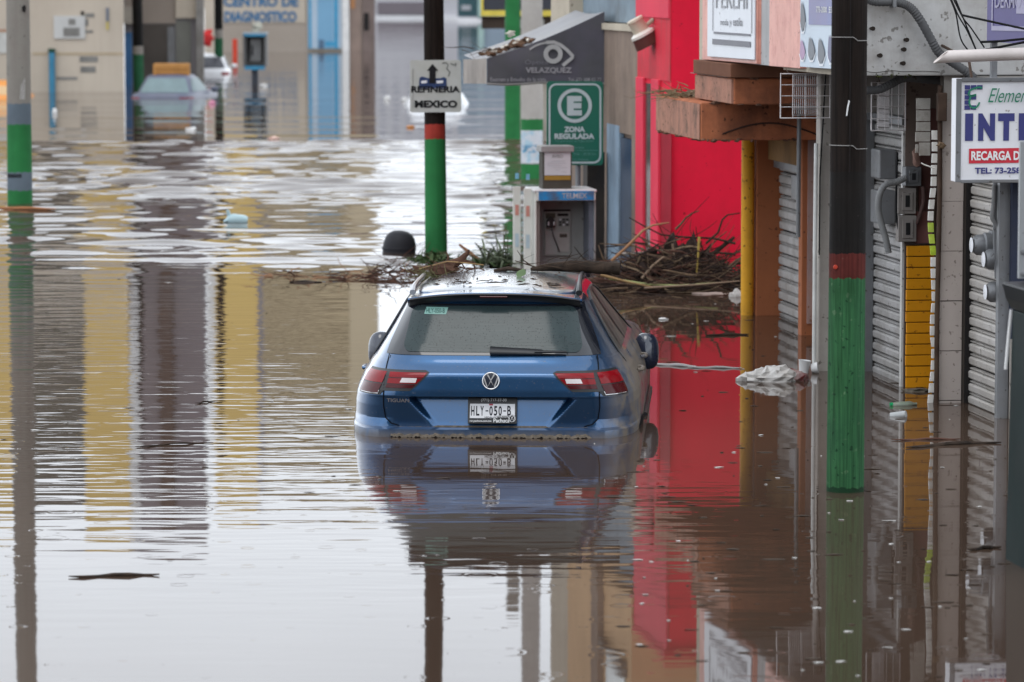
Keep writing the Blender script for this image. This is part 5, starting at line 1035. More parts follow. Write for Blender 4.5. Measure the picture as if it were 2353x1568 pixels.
A = Loft([(-.6, .8, 0, 3.8, 5), (-.1, .84, 0, 3.9, 5), (.02, .80, .1, 3.8, 5), (.10, .74, .3, 3.0, 5), (.34, .58, .6, 2.4, 4), (.44, .3, .8, 2.0, 3)])
mb = MB(); A.shell(mb, [-.6, -.3, -.1, .02, .1, .2, .28, .34, .4, .44], 48); part('body', mb, M('orange_car_paint', (.62, .24, .05), .4, .1), o, smooth=True)
part('rear_window', rows_patch([(.10, -.62, .62), (.32, -.48, .48)], lambda a, z: A.rear(a, z, .012), 10, 3), M('tan_reflecting_glass', (.50, .33, .17), .4), o); part('bumper', MB().box(-.72, .76, -.06, .1, -.2, -.03), M('brown_bumper', (.10, .05, .03), .6), o, .02)
# ------------------------------------------------------------------ poles
GREENP = M('green_pole_paint', (.036, .130, .052), .6, .25, 3.0, grain=.75, bump=.002, spots=.8, sscale=30, dirt=.6, dcol=(.016, .055, .028), dscale=3.0, col2=(.10, .19, .10), c2=(.67, .03, 26.0), streak=.4, stcol=(.02, .07, .035))
REDB = M('red_brown_band', (.105, .022, .018), .65, .25, 6.0, grain=.5, spots=.5, sscale=40, dirt=.5, dcol=(.05, .012, .010), bump=.003, col2=(.18, .12, .10), c2=(.68, .03, 28.0))
WOOD = M('tarred_pole_wood', (.016, .0105, .0082), .75, .3, 2.0, grain=.85, dirt=.4, dcol=(.014, .013, .013), spots=0, bump=.005)
TAR = M('black_tar_band', (.008, .0078, .0076), .6, .3, 3.0, grain=.6, bump=.004, dirt=.2, dcol=(.03, .02, .016), col2=(.11, .10, .09), c2=(.70, .02, 30.0))
CPOLE = M('weathered_concrete_pole', (.24, .225, .20), .85, .15, 2.5, dirt=.6, dcol=(.15, .12, .11), dscale=2.5, streak=.3, spots=.5)
SLATEB = M('slate_band_paint', (.115, .145, .175), .7, .1, 3.0, dirt=.3, dcol=(.08, .09, .1)); GREENV = M('vivid_green_band', (.025, .16, .05), .65, .12, 3.0, dirt=.3, dcol=(.02, .08, .03), streak=.2, stcol=(.015, .07, .03))
def rough_tube(r0, r1, z0, z1, n=56, seed=0, amp=.012, dx=0.0, H_=10.0):
    wob = lambda a, z: .003*math.sin(3*a + z*40) + .003*math.sin(11*a + z*70) + .003*math.sin(29*a + z*11) + .002*math.sin(53*a + z*7)
    rn = np.random.RandomState(seed); ph = rn.rand(8)*6.28; mb = MB(); k = max(2, int((z1 - z0)/.12))
    def fn(u, v):
        a = -u*2*math.pi; z = (z0 + wob(a, z0))*(1 - v) + (z1 + wob(a, z1))*v; r = r0 + (r1 - r0)*(z/H_); r *= 1 + amp*(math.sin(3*a + ph[0] + z*.4) + .6*math.sin(7*a + ph[1] - z*.7) + .5*math.sin(13*a + ph[2])) 
        return (r*math.cos(a) + dx*z, r*math.sin(a), z)
    return mb.grid(fn, n, k)
def pole(name, label, x, wy, bands, r0, r1, top, lean=0.0, group='utility poles', seed=1, amp=.010):
    o = thing_w(name, label, 'utility pole', W(x, wy), 0, group); zs_ = [-.9] + [b[0] for b in bands]
    for z0, (z1, mat, nm) in zip(zs_, bands): part(nm, rough_tube(r0, r1, z0, z1, 64, seed, amp, lean, top), mat, o, smooth=True)
    return o
def bz(y, wy, x=1176): return EYE + (EYE*(y + 40)/(wy + 40))*-1           # height of a mark at row y on an upright whose foot is at wy
p = pole('wooden_pole', 'dark wooden pole with a tall green band, nearest of the poles, before the white house', 1942, 1128, [(.03, M('wet_green_foot', (.010, .040, .018), .55, .3, 8.0, dirt=.5, dcol=(.03, .025, .018)), 'wet_foot'), (bz(634, 1128), GREENP, 'green_band'), (bz(577, 1128), REDB, 'red_band'), (bz(390, 1128), TAR, 'tar_band'), (9.0, WOOD, 'shaft')], .110, .088, 9.0, .0005, seed=3, amp=.004)
wm = M('thin_steel_wire', (.30, .29, .28), .5)
for k, (y, dz) in enumerate(((84, -.02), (330, -.02))):
    z = bz(y, 1128); mb = MB(); mb.tube([(math.cos(a)*.110 + .001, math.sin(a)*.110, z + (dz if a > -1.3 else 0)) for a in np.linspace(-math.pi*.98, -.02, 14)], .0022, 5); part('tie_wire', mb, wm, p)
z = bz(262, 1128); mb = MB(); mb.tube([(-.020, -.112, z), (-.014, -.114, z + .05), (-.006, -.113, z + .085), (-.010, -.112, z + .088)], [.004, .0045, .004, .003], 6); part('bent_nail', mb, WPRINT, p)
z = bz(608, 1128); mb = MB(); mb.lathe([(.014, 0), (.012, .008), (.004, .009)], (-.075, -.083, z), 12, Matrix.Rotation(math.pi/2, 3, 'X')); part('red_disc', mb, M('red_reflector', (.4, .05, .03), .5), p)
mb = MB(); mb.tube([(-.002, -.1115, bz(390, 1128)), (.001, -.110, 1.9), (-.003, -.107, 3.0), (0, -.10, 6)], .0035, 4); part('split', mb, DARK, p)
p = pole('wooden_pole', 'brown wooden pole carrying the white MEXICO direction sign', 1002, 575, [(bz(318, 575), GREENV, 'green_band'), (bz(284, 575), M('red_band_paint', (.28, .035, .025), .6, .2), 'red_band'), (9.0, WOOD, 'shaft')], .124, .080, 9.0, -.008, seed=5)
Yp = W(1002, 575); 
def sgn(x, y, d): q_ = RY(x, y, Yp.y - .15); return (q_.x - Yp.x, -.15 - d, q_.z)
sg = thing_w('direction_sign', 'white square road sign with an arrow lettered REFINERIA MEXICO on the wooden pole', 'sign', W(1002, 575) + Vector((0, -.15, 1.8)))
ORG[sg.name] = (0, -.15, 1.8)
mb = MB(); P = [(942, 142), (944, 139), (1055, 138), (1059, 142), (1060, 254), (1056, 258), (946, 259), (942, 255)]; mb.add([sgn(x, y, 0) for x, y in P] + [sgn(x, y, -.012) for x, y in P], [tuple(range(8)), tuple(range(15, 7, -1))] + [(i, i + 8, (i + 1) % 8 + 8, (i + 1) % 8) for i in range(8)])
part('plate', mb, M('sign_dirty_white', (.42, .42, .40), .5, .06, 4.0, dirt=.35, dcol=(.32, .32, .25), dscale=5), sg)
BLK = M('sign_black', (.012, .012, .014), .5)
def poly(name, P, mat, par, f, d=.004): m_ = MB(); m_.add([f(x, y, d) for x, y in P], [tuple(range(len(P)))]); return part(name, m_, mat, par)
poly('shield', [(964, 179), (970, 176), (984, 180), (1012, 180), (1020, 177), (1026, 181), (1027, 203), (962, 203)], M('shield_blue', (.03, .05, .12), .5), sg, sgn)
poly('shield_mark', [(968, 186), (981, 185), (981, 191), (968, 192)], SIGNW, sg, sgn, .006); poly('shield_mark', [(1003, 186), (1018, 185), (1018, 191), (1003, 192)], SIGNW, sg, sgn, .006)
poly('arrow', [(986, 192), (1001, 192), (1001, 163), (1007, 163), (994, 147), (981, 163), (987, 163)], BLK, sg, sgn, .0075)
def sl(x, y): return lambda u, v: sgn(x + u, y - v, .005)
part('lettering', text_mb('REFINERIA', 112, 15, sl(945, 213), .04), BLK, sg); part('lettering', text_mb('MEXICO', 98, 17, sl(953, 248), .05), BLK, sg)
part('frame_line', line_strip(MB(), lambda x, y: sgn(x, y, .004), [(949, 158), (949, 250)], 1.2), FAINT, sg)
for pts in ([(1016, 146), (1024, 144), (1030, 150), (1026, 158), (1034, 166), (1030, 176)], [(1036, 146), (1042, 150), (1048, 145), (1046, 153)]): part('scribble', line_strip(MB(), lambda x, y: sgn(x, y, .004), pts, 2.6), M('scribble_grey', (.13, .13, .12), .6), sg)
p = pole('concrete_pole', 'grey concrete pole with slate and green bands at the far left', 46, 472, [(bz(437, 472), GREENV, 'green_band'), (bz(395, 472), SLATEB, 'slate_band'), (bz(285, 472), GREENV, 'green_band'), (bz(237, 472), SLATEB, 'slate_band'), (11.0, CPOLE, 'shaft')], .168, .115, 11.0, .0018, seed=8, amp=.004)
z = bz(407, 472); mb = MB()
for k in range(9): a = -2.7 + k*.16; mb.add([(.172*math.cos(a + da), .172*math.sin(a + da), z + dz) for da, dz in ((0, 0), (.11, 0), (.11, .05), (0, .05))], [(0, 1, 2, 3)])
pr_ = part('faded_print', mb, BLK, p); pr_['kind'] = 'stuff'
mb = MB(); a = -1.0
for k in range(4): b = a - k*.11; mb.add([(.169*math.cos(b), .169*math.sin(b), 1.42), (.169*math.cos(b + .04), .169*math.sin(b + .04), 1.42), (.167*math.cos(b + .1), .167*math.sin(b + .1), 1.70 - .03*k), (.167*math.cos(b + .07), .167*math.sin(b + .07), 1.70 - .03*k)], [(0, 1, 2, 3)])
pr_ = part('paper_shreds', mb, WTRIM, p); pr_['kind'] = 'stuff'
mb = MB(); mb.blob((.10, -.12, bz(20, 472)), (.03, .03, .05), 1, .2); part('knot_hole', mb, DARK, p)
p = pole('concrete_pole', 'pale concrete pole with a taped poster between two green bands beside the awning', 1223, 412, [(bz(376, 412), GREENV, 'green_band'), (bz(301, 412), CPOLE, 'shaft'), (bz(273, 412), GREENV, 'green_band'), (10.5, M('pale_concrete_pole', (.40, .375, .35), .8, .1, 2.5, dirt=.35, dcol=(.28, .25, .23)), 'shaft')], .172, .125, 10.5, -.003, seed=4, amp=.004)
mb = MB(); mb.grid(lambda u, v: (lambda a: (.1765*math.cos(a), .1765*math.sin(a), bz(375, 412) + .50*v))(-2.9 + 2.4*u), 14, 2); pp = part('poster', mb, M('taped_poster', (.56, .58, .62), .6, .1, 4.0, col2=(.35, .50, .60), c2=(.58, .06, 9.0)), p)
mb = MB(); mb.grid(lambda u, v: (lambda a: (.178*math.cos(a), .178*math.sin(a), bz(350, 412) + .12*v))(-2.6 + 1.5*u), 10, 1); part('poster_print', mb, M('poster_print_blue', (.12, .28, .42), .6, .3, 9.0, col2=(.5, .52, .56), c2=(.5, .05, 14.0)), pp)
pole('concrete_pole', 'short stout green painted pole just left of the poster pole under the awning', 1178, 324, [(3.0, GREENV, 'green_band'), (9.0, CPOLE, 'shaft')], .15, .12, 9.0, seed=6, amp=.004)
pole('wooden_pole', 'black pole with a green foot standing beside the blue doorway', 319, 205, [(bz(125, 205), M('deep_green_band', (.02, .085, .04), .7), 'green_band'), (bz(106, 205), CPOLE, 'grey_band'), (9.5, TAR, 'shaft')], .15, .12, 9.5, -.01, seed=7, amp=.004)
pole('wooden_pole', 'black pole with a green foot left of the lettered block', 503, 168, [(bz(88, 168), M('deep_green_band', (.02, .085, .04), .7), 'green_band'), (bz(68, 168), CPOLE, 'grey_band'), (10.5, TAR, 'shaft')], .145, .12, 10.5, seed=9, amp=.004)
pole('sign_post', 'thin green post beside the white car with red lamps', 440, 152, [(bz(78, 152), M('mid_green_paint', (.03, .17, .07), .6), 'shaft'), (5.5, GALV, 'upper_shaft')], .06, .05, 6.0, seed=2, amp=0, group='thin posts')
pole('red_post', 'red post standing in the water left of the far telephone', 540, 130, [(bz(90, 130), M('red_post_paint', (.50, .055, .03), .6, .08), 'shaft')], .10, .10, 2.0, seed=2, amp=0, group='thin posts')
pole('thin_post', 'thin grey post standing behind the far blue doorway', 358, 190, [(9.0, M('thin_post_grey', (.09, .08, .075), .7), 'shaft')], .075, .06, 9.0, seed=2, amp=0, group='thin posts')
o = thing_w('rag', 'red and white rags caught behind the green footed pole', 'rag', W(470, 150)); mb = MB(); mb.blob((.0, .6, .95), (.35, .2, .28), 4, .3); part('red_rag', mb, M('red_rag', (.42, .03, .03), .8, .2), o); mb = MB(); mb.blob((-.42, .5, .55), (.22, .2, .3), 5, .3); mb2 = mb; part('white_rag', mb2, WTRIM, o)
# far pay telephone on its post
def booth_far():
    wy = 193; b = W(585, wy); o = thing_w('pay_telephone', 'far pay telephone hood with blue trims on a slim post in the flood', 'telephone', b); f = lambda x, y: RY(x, y, b.y)
    X = lambda x: f(x, wy).x - b.x; Z = lambda y: f(585, y).z
    HOOD = M('grey_hood_plastic', (.13, .13, .13), .5, .15, 2.0); BL = M('phone_blue', (.06, .25, .42), .5, .1)
    for x0, x1 in ((559, 565), (607, 613)): part('side', MB().box(X(x0), X(x1), 0, .6, Z(153), Z(80)), HOOD, o, .01)
    part('back', MB().box(X(565), X(607), .5, .6, Z(153), Z(80)), HOOD, o); part('top', MB().box(X(558), X(614), 0, .6, Z(79), Z(75)), M('hood_top', (.35, .42, .47), .5), o, .01); part('blue_strip', MB().box(X(560), X(612), -.03, -.002, Z(84), Z(79)), BL, o)
    part('shelf', MB().box(X(560), X(611), .02, .55, Z(153), Z(141)), M('dark_shelf', (.05, .05, .05), .6), o); part('blue_strip', MB().box(X(562), X(609), -.03, -.002, Z(161), Z(152)), BL, o)
    t_ = part('phone', MB().box(X(574), X(600), .3, .5, Z(142), Z(90)), M('phone_grey', (.20, .20, .20), .4), o, .02); part('handset', MB().box(X(577), X(581), .24, .30, Z(128), Z(105)), BLACKP, t_, .01)
    part('post', MB().box(X(578), X(592), .1, .4, -.9, Z(161)), M('phone_post', (.06, .065, .08), .6), o)
    m_ = MB(); m_.blob((X(590), .3, Z(60)), (.16, .12, .11), 3, .25); m_.blob((X(588), .3, Z(70)), (.12, .1, .06), 4, .25); part('rubbish_heap', m_, M('pale_rubbish', (.48, .47, .40), .8, .2, 6.0), o)
booth_far()
# near pay telephone booth on the pavement
wy = 620; b = W(1299, wy); bq, bt = qt(b)
o = thing('telephone_booth', 'grey pay telephone booth with a mud smeared blue header beside the red building', 'telephone', bq, bt)
tb = bt; RZ = lambda x, y, t=tb: RT(x, y, t); BOOTH = M('booth_grey_metal', (.27, .265, .26), .45, .08, 3.0, dirt=.4, dcol=(.17, .15, .13), spots=.5); BW = M('booth_white_side', (.60, .59, .55), .5, .05, 3.0, dirt=.3, dcol=(.45, .41, .34))
ql, zt = RZ(1230, 443); qr, _ = RZ(1369, 443); zh = RZ(1300, 461)[1]
part('side', slab(ql, ql + .012, tb, tb + .55, -.8, zt), BW, o); part('side', slab(qr - .012, qr, tb, tb + .55, -.8, zt), BOOTH, o)
part('back', slab(ql + .013, qr - .013, tb + .44, tb + .46, -.8, zh), BOOTH, o); part('inner_side', slab(qr - .06, qr - .013, tb + .05, tb + .43, -.8, zh - .01), M('booth_blue_grey', (.13, .14, .17), .5, .2, 5.0), o); part('inner_side', slab(ql + .013, ql + .05, tb + .03, tb + .43, -.8, zh - .01), M('booth_taupe', (.22, .195, .18), .5, .1, 5.0), o)
ro = part('roof', slab(ql - .02, qr + .01, tb - .02, tb + .62, zt, zt + .03), M('booth_white_roof', (.62, .62, .63), .4, .08, 4.0, dirt=.4, dcol=(.3, .26, .22)), o, .012)
hd = part('header', slab(ql + .006, qr - .006, tb - .025, tb - .003, zh, zt - .004), BW, o, .003)
hb = slab(RZ(1237, 450)[0], RZ(1364, 450)[0], tb - .030, tb - .0255, RZ(1300, 460)[1], RZ(1300, 438)[1] - .006); part('blue_panel', hb, M('header_blue', (.015, .22, .50), .4, .06, 3.0, dirt=.95, dcol=(.09, .075, .07), dscale=5.0), hd)
part('lettering', text_mb('TELMEX', RZ(1348, 450)[0] - RZ(1290, 450)[0], .055, lambda u, v: (RZ(1290, 450)[0] + u, tb - .032, RZ(1300, 456)[1] + v), .02), M('header_white_print', (.5, .5, .52), .5, .1, dirt=.7, dcol=(.1, .09, .08), dscale=6), hd)
sq0, _ = RT(1191, 500, tb + .35); sq1, _ = RT(1213, 500, tb + .1)
part('side_panel', slab(ql - .100, ql - .022, tb + .12, tb + .15, -.8, zt + .035), BW, o, .003); part('side_panel', slab(ql - .185, ql - .108, tb + .32, tb + .35, -.8, zt + .045), BW, o, .003)
for qq, tt in ((ql - .098, tb + .117), (ql - .183, tb + .317)):
    for z0, h_, m_ in ((.93, .06, M('pale_blue_print', (.18, .40, .55), .6)), (.55, .11, M('faded_red_print', (.50, .22, .18), .6)), (.22, .14, M('faded_blue_print', (.42, .50, .55), .6))): part('faded_print', slab(qq + .018, qq + .056, tt - .002, tt, z0, z0 + h_), m_, o)
ph = part('telephone_plate', slab(RZ(1250, 500, tb + .43)[0], RZ(1311, 500, tb + .43)[0], tb + .415, tb + .438, RZ(1280, 588, tb + .43)[1], RZ(1280, 484, tb + .43)[1]), M('phone_plate_grey', (.33, .34, .32), .35, .08, 5.0, dirt=.3), o, .006)
def pz_(x0, x1, y0, y1, mat, nm, d0=.41, d1=.414): a, z1 = RT(x0, y0, tb + d0); b_, z0 = RT(x1, y1, tb + d0); return part(nm, slab(a, b_, tb + d0, tb + d1, z0, z1), mat, ph, .002)
pz_(1250, 1311, 482, 486, DARK, 'top_edge', .40); pz_(1254, 1276, 490, 502, M('olive_plate', (.10, .10, .075), .5), 'card'); pz_(1281, 1306, 491, 497, DARK, 'slot'); pz_(1283, 1308, 502, 520, M('keypad_plate', (.2, .2, .19), .5), 'keypad'); pz_(1281, 1308, 534, 578, M('phone_pale_plate', (.38, .35, .33), .45), 'lower_plate'); pz_(1286, 1303, 538, 546, M('dark_brown_plate', (.09, .07, .06), .5), 'coin_slot', .405, .409); pz_(1253, 1280, 530, 585, M('phone_pale_grey', (.36, .36, .35), .4), 'lower_plate')
for i in range(3):
    for j in range(3): pz_(1285 + i*8, 1290 + i*8, 503 + j*6, 507 + j*6, SIGNW if (i + j) % 3 == 0 else BLACKP, 'key', .403, .409)
m_ = MB(); a, z = RT(1266, 512, tb + .35); m_.prism([(a - .045, z - .05), (a + .045, z - .05), (a + .045, z + .02), (a + .012, z + .065), (a - .012, z + .065), (a - .045, z + .02)], 1, tb + .34, tb + .40); hs = part('handset', m_, BLACKP, ph, .008)
for s_ in (-.038, .022): part('highlight_cap', slab(a + s_, a + s_ + .018, tb + .332, tb + .339, z - .03, z + .012), SIGNW, hs, .003)
part('cord', conduit(MB(), [(a + .01, tb + .38, z - .05), (a + .03, tb + .37, z - .14), (a + .07, tb + .38, z - .24), (a + .10, tb + .40, z - .31)], .006, False, 5), BLACKP, ph)
solo('leaf_litter', twigs(MB(), (.0, 0, .0), 1, .05, .004, (.1, .1, .01), 2).blob((ql + .46, tb + .25, zt + .04), (.09, .12, .022), 4, .3).blob((ql + .08, tb + .3, zt + .04), (.05, .1, .018), 7, .3).blob((ql + .60, tb + .3, zt + .045), (.04, .05, .025), 9, .3), M('dark_litter', (.05, .04, .033), .9, .4, 20.0), 'dark leaf litter lying on the booth roof', 'litter', 0, 0, 0) if False else None
o = thing('notice_box', 'tin topped notice box with a white AVISO sheet standing on the telephone booth', 'box', *(lambda q_: (q_, tb + .15, zt + .03))(RZ(1281, 420)[0]))
t_ = tb + .12; a, z1 = RT(1247, 350, t_); b_, _ = RT(1314, 350, t_); z0 = zt + .03
part('case', slab(a, b_, t_, t_ + .26, z0, z1), M('box_dark_frame', (.06, .055, .045), .6), o, .004); part('lid', slab(a - .022, b_ + .018, t_ - .03, t_ + .3, z1, RT(1280, 336, t_)[1]), M('tin_lid', (.24, .235, .23), .45, .1), o, .006)
sh_ = part('notice', slab(RT(1251, 400, t_)[0], RT(1311, 400, t_)[0], t_ - .006, t_ - .001, RT(1280, 403, t_)[1], RT(1280, 350, t_)[1]), M('notice_paper', (.50, .51, .53), .6, .03, 3.0), o)
part('yellow_strip', slab(RT(1251, 400, t_)[0], RT(1311, 400, t_)[0], t_ - .006, t_ - .001, RT(1280, 414, t_)[1], RT(1280, 404, t_)[1]), M('ochre_strip', (.28, .17, .035), .6, .1), o)
part('lettering', text_mb('AVISO', .115, .035, lambda u, v: (RT(1268, 360, t_)[0] + u, t_ - .009, RT(1268, 363, t_)[1] + v), .01), FAINT, sh_)
m_ = MB()
for k, (x0, x1) in enumerate(((1266, 1298), (1258, 1300), (1258, 1290), (1270, 1303), (1276, 1286), (1290, 1302))): y = 371 + k*5; a_, z_ = RT(x0, y, t_); c_, _ = RT(x1, y, t_); m_.box(a_, c_, t_ - .008, t_ - .0065, z_, z_ + .004)
k_ = part('text_lines', m_, M('pale_grey_print', (.36, .37, .39), .6), sh_); k_['kind'] = 'stuff'
# parking sign
t_ = tb + 1.2; o = thing('parking_sign', 'green parking sign with a ringed white E behind the telephone booth', 'sign', RT(1320, 300, t_)[0], t_)
gq = lambda x, y, d=0.0: (lambda r: (r[0], t_ - d, r[1]))(RT(x, y, t_))
GR = M('sign_green', (.008, .125, .085), .35, .05, 3.0); GW = M('sign_pale_print', (.42, .50, .52), .4, .03)
def rrect(x0, x1, y0, y1, r): return [(x + r*math.cos(a), y + r*math.sin(a)) for x, y, a0 in ((x1 - r, y1 - r, 0), (x0 + r, y1 - r, 90), (x0 + r, y0 + r, 180), (x1 - r, y0 + r, 270)) for a in np.radians(np.linspace(a0, a0 + 90, 6))]
P = rrect(1256, 1386, 187, 380, 8); n = len(P); mb = MB(); mb.add([gq(x, y) for x, y in P] + [gq(x, y, -.01) for x, y in P], [tuple(range(n)), tuple(range(2*n - 1, n - 1, -1))] + [(i, i + n, (i + 1) % n + n, (i + 1) % n) for i in range(n)]); pl_ = part('plate', mb, GR, o)
gf = lambda x, y: gq(x, y, .004); P = rrect(1262.5, 1379.5, 194, 374, 16); part('border', line_strip(MB(), gf, P + P[:1], 4.2), GW, pl_); part('ring', arc_strip(MB(), gf, 1320.5, 243, 31.5, 39.5, n=44), GW, pl_)
gl = lambda x, y: (lambda u, v: gf(x + u, y - v))
for s_, x, y, w_, h_, bd in (('E', 1303, 266, 34, 45, .07), ('ZONA', 1296, 304, 48, 13, .05), ('REGULADA', 1274, 320, 92, 13, .05)): part('lettering', text_mb(s_, w_, h_, gl(x, y), bd), GW, pl_)
GD = M('sign_dim_print', (.10, .27, .24), .4)
for s_, x, y, w_, h_ in (('Parquímetro en Operación', 1276, 328, 88, 6), ('Horario', 1316, 342, 26, 6), ('9:00 - 20:00 hrs', 1318, 357, 52, 6), ('Días festivos', 1312, 369, 40, 5)): part('lettering', text_mb(s_, w_, h_, gl(x, y), .0), GD, pl_)
part('rule', line_strip(MB(), gf, [(1316, 346), (1376, 346)], 1.0), GD, pl_)
mb = MB(); q_ = RT(1330, 300, t_)[0]; mb.tube([(q_, t_ + .05, -.8), (q_, t_ + .05, RT(0, 190, t_)[1])], .03, 10); part('post', mb, GALV, o)
mb = MB(); q_ = RT(1365, 450, t_ + .6)[0]; mb.box(q_ - .09, q_ + .10, t_ + .5, t_ + .8, -.8, 1.14); solo('dark_pillar', mb, M('dark_pillar_paint', (.030, .028, .028), .6, .15, 3.0, dirt=.4), 'dark square pillar standing right of the telephone booth below the green sign', 'pillar', q_, t_ + .6)
# dark green stall at the right edge
tk = -2.66; Ks = lambda x, y: RT(x, y, tk)
k0 = Ks(2316, 900)[0]; o = thing('green_stall', 'dark green metal stall with a black curved counter at the right edge', 'stall', k0, tk)
KG = M('stall_dark_green', (.012, .021, .020), .6, .25, 3.0, dirt=.3, dcol=(.035, .038, .036), dscale=2.0, spots=.6, spec=.1); KB = M('stall_black', (.008, .008, .009), .4, .2, spec=.2)
zc = Ks(2330, 712)[1]; za = Ks(2330, 646)[1]
mb = MB(); mb.prism([(Ks(2304, 1300)[0], -.85), (k0 + 1.2, -.85), (k0 + 1.2, zc), (Ks(2326, 712)[0], zc)], 1, tk - .5, tk); part('side_panel', mb, KG, o, .008)
mb = MB(); mb.prism([(k0 - .035, za - .005), (k0 + 1.2, za + .01), (k0 + 1.2, zc), (k0 + .02, zc), (k0 - .012, zc + .06)], 1, tk - .55, tk + .03); part('counter', mb, KB, o, .012)
mb = MB(); mb.tube([(k0 + .055, tk - .51, zc - .02), (k0 + .055, tk - .512, -.6)], .022, 8); part('corner_rail', mb, KB, o, smooth=True)
mb = MB(); mb.tube([(Ks(2327, 712)[0] - .004, tk + .01, zc), (Ks(2321, 800)[0] - .005, tk + .01, Ks(0, 800)[1]), (Ks(2316, 880)[0] - .01, tk + .01, Ks(0, 884)[1])], .009, 8); part('white_rod', mb, WPRINT, o, smooth=True)
part('window', slab(Ks(2342, 1000)[0], Ks(2352, 1000)[0], tk - .512, tk - .501, Ks(0, 1090)[1], Ks(0, 915)[1]), M('stall_blue_glass', (.03, .045, .06), .15, .2), o)
br = part('bracket', slab(Ks(2339, 500)[0], k0 + .35, tk - .03, tk, za + .012, Ks(0, 338)[1]), M('bracket_aluminium', (.30, .31, .32), .4, .1, 3.0, metal=.4, spots=.6), o, .004)
for y in (578, 628): mb = MB(); q_, z_ = Ks(2348, y); mb.lathe([(.016, 0), (.014, .01), (.003, .012)], (q_, tk - .03, z_), 10, Matrix.Rotation(math.pi/2, 3, 'X')); part('bolt', mb, GALV, br)

# ------------------------------------------------------------------ debris bank and floating things
def bank(name, label, cx, cy, wpx, n, ln, r, hgt, seed, mats, thick=.0):
    c = W(cx, cy); wx = (W(cx + wpx/2, cy) - W(cx - wpx/2, cy)).length/2; o = thing_w(name, label, 'driftwood', c)
    for i, (m_, share) in enumerate(mats):
        mb = MB(); rn = np.random.RandomState(seed + i)
        for _ in range(int(n*share)):
            p = Vector((rn.uniform(-1, 1)*wx, rn.normal()*.28, 0)); k = max(.12, 1 - (p.x/wx)**2); p.z = abs(rn.normal())*hgt*k*.45 + .01
            a = rn.choice([0, math.pi]) + rn.normal()*.45; d = Vector((math.cos(a), math.sin(a)*.6, rn.normal()*.35)).normalized(); l_ = ln*(.35 + rn.rand()*.9); q_ = [p]
            for s_ in range(4): d = (d + Vector((rn.normal(), rn.normal(), rn.normal()))*.22).normalized(); nx = q_[-1] + d*l_/4; nx.z = max(nx.z, .005); q_.append(nx)
            rr = r*(.4 + rn.rand()**2*1.4); mb.tube(q_, [rr, rr*.95, rr*.85, rr*.7, rr*.4], 5)
        e = part('branches', mb, m_, o); e['kind'] = 'stuff'
    return o, c, wx
DKW = M('dark_drift_twigs', (.035, .024, .020), .85, .4, 8.0); RDW = M('red_brown_twigs', (.085, .043, .032), .8, .4, 8.0)
o, c, wx = bank('driftwood_bank', 'bank of tangled dark branches and roots washed against the red wall', 1560, 664, 285, 760, .50, .0068, .40, 3, [(DKW, .75), (RDW, .4), (M('pale_drift_stalks', (.20, .145, .095), .85, .4, 9.0), .08), (M('brown_leaf_scraps', (.11, .075, .05), .9, .5, 14.0), .3)])
mb = MB(); rn = np.random.RandomState(2)
for k in range(64): x = rn.uniform(-.95, .95)*wx; h_ = .42*max(.15, 1 - (x/wx)**2); mb.blob((x, .12 + rn.normal()*.10, h_*.35*rn.rand()), (rn.uniform(.06, .17), .12, h_*(.35 + .5*rn.rand())), k, .45, 2)
part('root_mass', mb, M('root_mass', (.040, .028, .024), .9, .5, 16.0, bump=.03, bscale=30), o, smooth=True)
def limb(name, par, pts, r, mat, n=7):
    C = ORG.get(par.name, (0, 0, 0)); P = [RY(x, y, c.y + dy) - c for x, y, dy in pts]; mb = MB(); k = len(P); mb.tube(P, [r*(1 - .55*i/(k - 1)) for i in range(k)], n); return part(name, mb, mat, par, smooth=True)
limb('limb', o, [(1600, 600, .1), (1635, 586, .1), (1680, 552, .15), (1688, 545, .15)], .030, BARK); limb('limb', o, [(1690, 585, .0), (1640, 580, .1), (1580, 590, .1)], .014, BARK)
limb('limb', o, [(1622, 560, 0), (1650, 535, 0), (1660, 505, 0), (1672, 494, .1), (1700, 490, .1)], .013, BARK); limb('limb', o, [(1690, 560, .1), (1640, 548, .1), (1570, 545, .1), (1520, 540, .1), (1480, 520, .1), (1445, 500, .1)], .012, BARK)
limb('straw_stalk', o, [(1405, 600, -.5), (1440, 568, -.5), (1478, 530, -.5), (1500, 518, -.4), (1537, 512, -.4)], .016, M('tan_stalk', (.30, .16, .085), .7, .2)); limb('straw_stalk', o, [(1607, 545, -.3), (1604, 590, -.3), (1600, 640, -.3)], .014, M('yellow_stalk', (.38, .27, .07), .7, .2))
limb('straw_stalk', o, [(1400, 640, -.8), (1440, 646, -.8), (1490, 654, -.8), (1560, 656, -.8), (1650, 650, -.8)], .012, M('green_straw', (.30, .33, .14), .7, .2)); limb('straw_stalk', o, [(1475, 640, -.5), (1500, 610, -.5), (1525, 590, -.4)], .014, M('pale_stalk', (.24, .17, .12), .7, .2)); limb('straw_stalk', o, [(1380, 632, -.9), (1450, 650, -.9), (1500, 660, -.9)], .014, STRAW)
limb('straw_stalk', o, [(1545, 560, -.3), (1548, 580, -.3), (1553, 600, -.3)], .012, M('pale_stalk', (.24, .17, .12))); limb('pale_board', o, [(1420, 584, .4), (1500, 580, .4), (1530, 574, .4)], .015, M('grey_stick', (.30, .26, .23), .7)); limb('long_reed', o, [(1480, 662, -.9), (1600, 655, -.9), (1700, 646, -.9)], .012, M('pale_stalk', (.24, .17, .12)))
o, c2_, wx = bank('floating_twigs', 'thin raft of reddish twigs drifting left of the blue car roof', 775, 637, 350, 75, .22, .005, .015, 8, [(RDW, .6), (M('tan_twigs', (.30, .17, .10), .8, .3), .4)])
